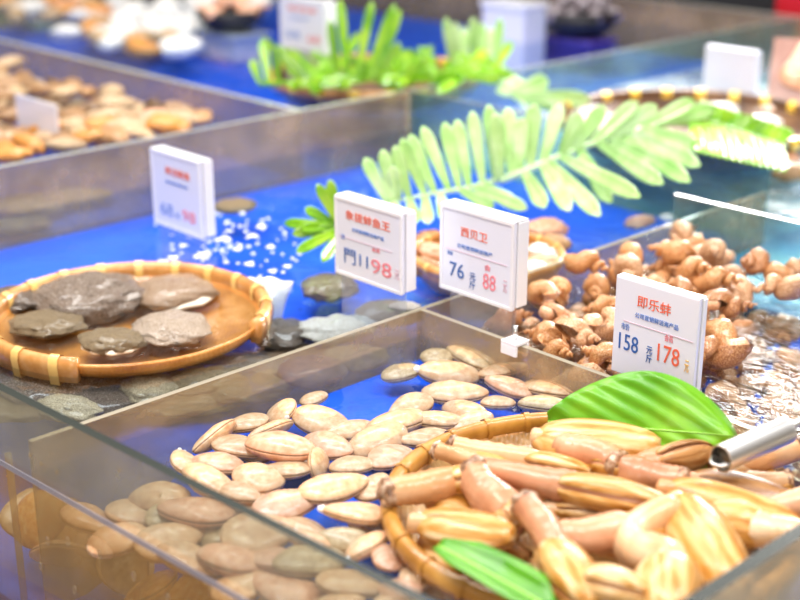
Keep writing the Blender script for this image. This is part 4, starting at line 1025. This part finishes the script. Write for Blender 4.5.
# drops on the outside of the front pane
q = MB()
for x, y in ((68, 541), (100, 554), (41, 566), (134, 576), (168, 598), (48, 541), (75, 590), (30, 455), (41, 464), (57, 472), (160, 495), (120, 470)):
    p = Pf(x, y, -.0108); nrm = -VD; r = .0035 if y > 500 else .0016
    cen = p + nrm * .0004
    ring = [cen + UD * (r * .8 * math.cos(a * PI / 8)) + Vector((0, 0, r * 1.3 * math.sin(a * PI / 8))) for a in range(17)]
    q.tube(ring, .0006, 6, 0, False)
tag(ob('water_drops', q.me('water_drops', M['seal'])), 'water drops clinging to the outside of the front pane', 'water drops', None, 'stuff')

# ------------------------------------------------------------------ light
w = bpy.data.worlds.new('hall'); S.world = w; w.use_nodes = True; nt = w.node_tree; nt.nodes.clear()
bg = nt.nodes.new('ShaderNodeBackground'); out = nt.nodes.new('ShaderNodeOutputWorld'); tc = nt.nodes.new('ShaderNodeTexCoord')
sx = nt.nodes.new('ShaderNodeSeparateXYZ'); cr = nt.nodes.new('ShaderNodeValToRGB')
nt.links.new(tc.outputs['Generated'], sx.inputs[0])
e = cr.color_ramp.elements; e[0].position = 0.0; e[0].color = (.10, .085, .07, 1); e[1].position = 1; e[1].color = (1.0, .98, .95, 1)
q = e.new(.5); q.color = (.55, .5, .45, 1); q = e.new(.2); q.color = (.22, .19, .16, 1)
nt.links.new(sx.outputs[2], cr.inputs[0]); nt.links.new(cr.outputs[0], bg.inputs[0]); bg.inputs[1].default_value = 1.0; nt.links.new(bg.outputs[0], out.inputs[0])
def area(name, loc, target, sx_, sy_, power, col=(1, .97, .93)):
    l = bpy.data.lights.new(name, 'AREA'); l.shape = 'RECTANGLE'; l.size = sx_; l.size_y = sy_; l.energy = power; l.color = col
    o = bpy.data.objects.new(name, l); COL.objects.link(o); o.location = loc
    o.rotation_euler = (Vector(target) - Vector(loc)).to_track_quat('-Z', 'Y').to_euler(); return o
area('pane_fill', (-.6, 1.2, 1.9), (-.2, 1.6, 0), 1.6, .35, 40)
area('pane_fill', (.9, .9, 1.8), (.3, 1.4, 0), 1.2, .35, 26)
area('pane_fill', (-.4, 3.4, 2.3), (-.3, 3.0, 0), 2.6, .5, 60)
gp = P(790, 350, ZW); gd_ = ray(790, 350).normalized(); gd_.z = -gd_.z
area('pane_fill', gp + gd_ * 1.75, gp, .65, .5, 28)
area('pane_fill', (-.1, -1.3, .75), (-.1, 1.0, -.15), 1.8, .7, 22)  # unseen fill added behind the camera to brighten the front panes

# ------------------------------------------------------------------ camera
cam = bpy.data.cameras.new('camera'); co = bpy.data.objects.new('camera', cam); COL.objects.link(co)
co.location = EYE; co.rotation_euler = (PI / 2 - PITCH, 0, 0)
cam.sensor_width = 36; cam.lens = FPX / 800 * 36; cam.clip_start = .02; cam.clip_end = 50
cam.dof.use_dof = True; cam.dof.focus_distance = 1.45; cam.dof.aperture_fstop = 2.9
S.camera = co
S.view_settings.view_transform = 'Standard'; S.view_settings.look = 'None'; S.view_settings.exposure = 0.18; S.view_settings.gamma = 1
S.view_settings.use_curve_mapping = False
S.cycles.use_denoising = True; S.cycles.transparent_max_bounces = 24; S.cycles.max_bounces = 8
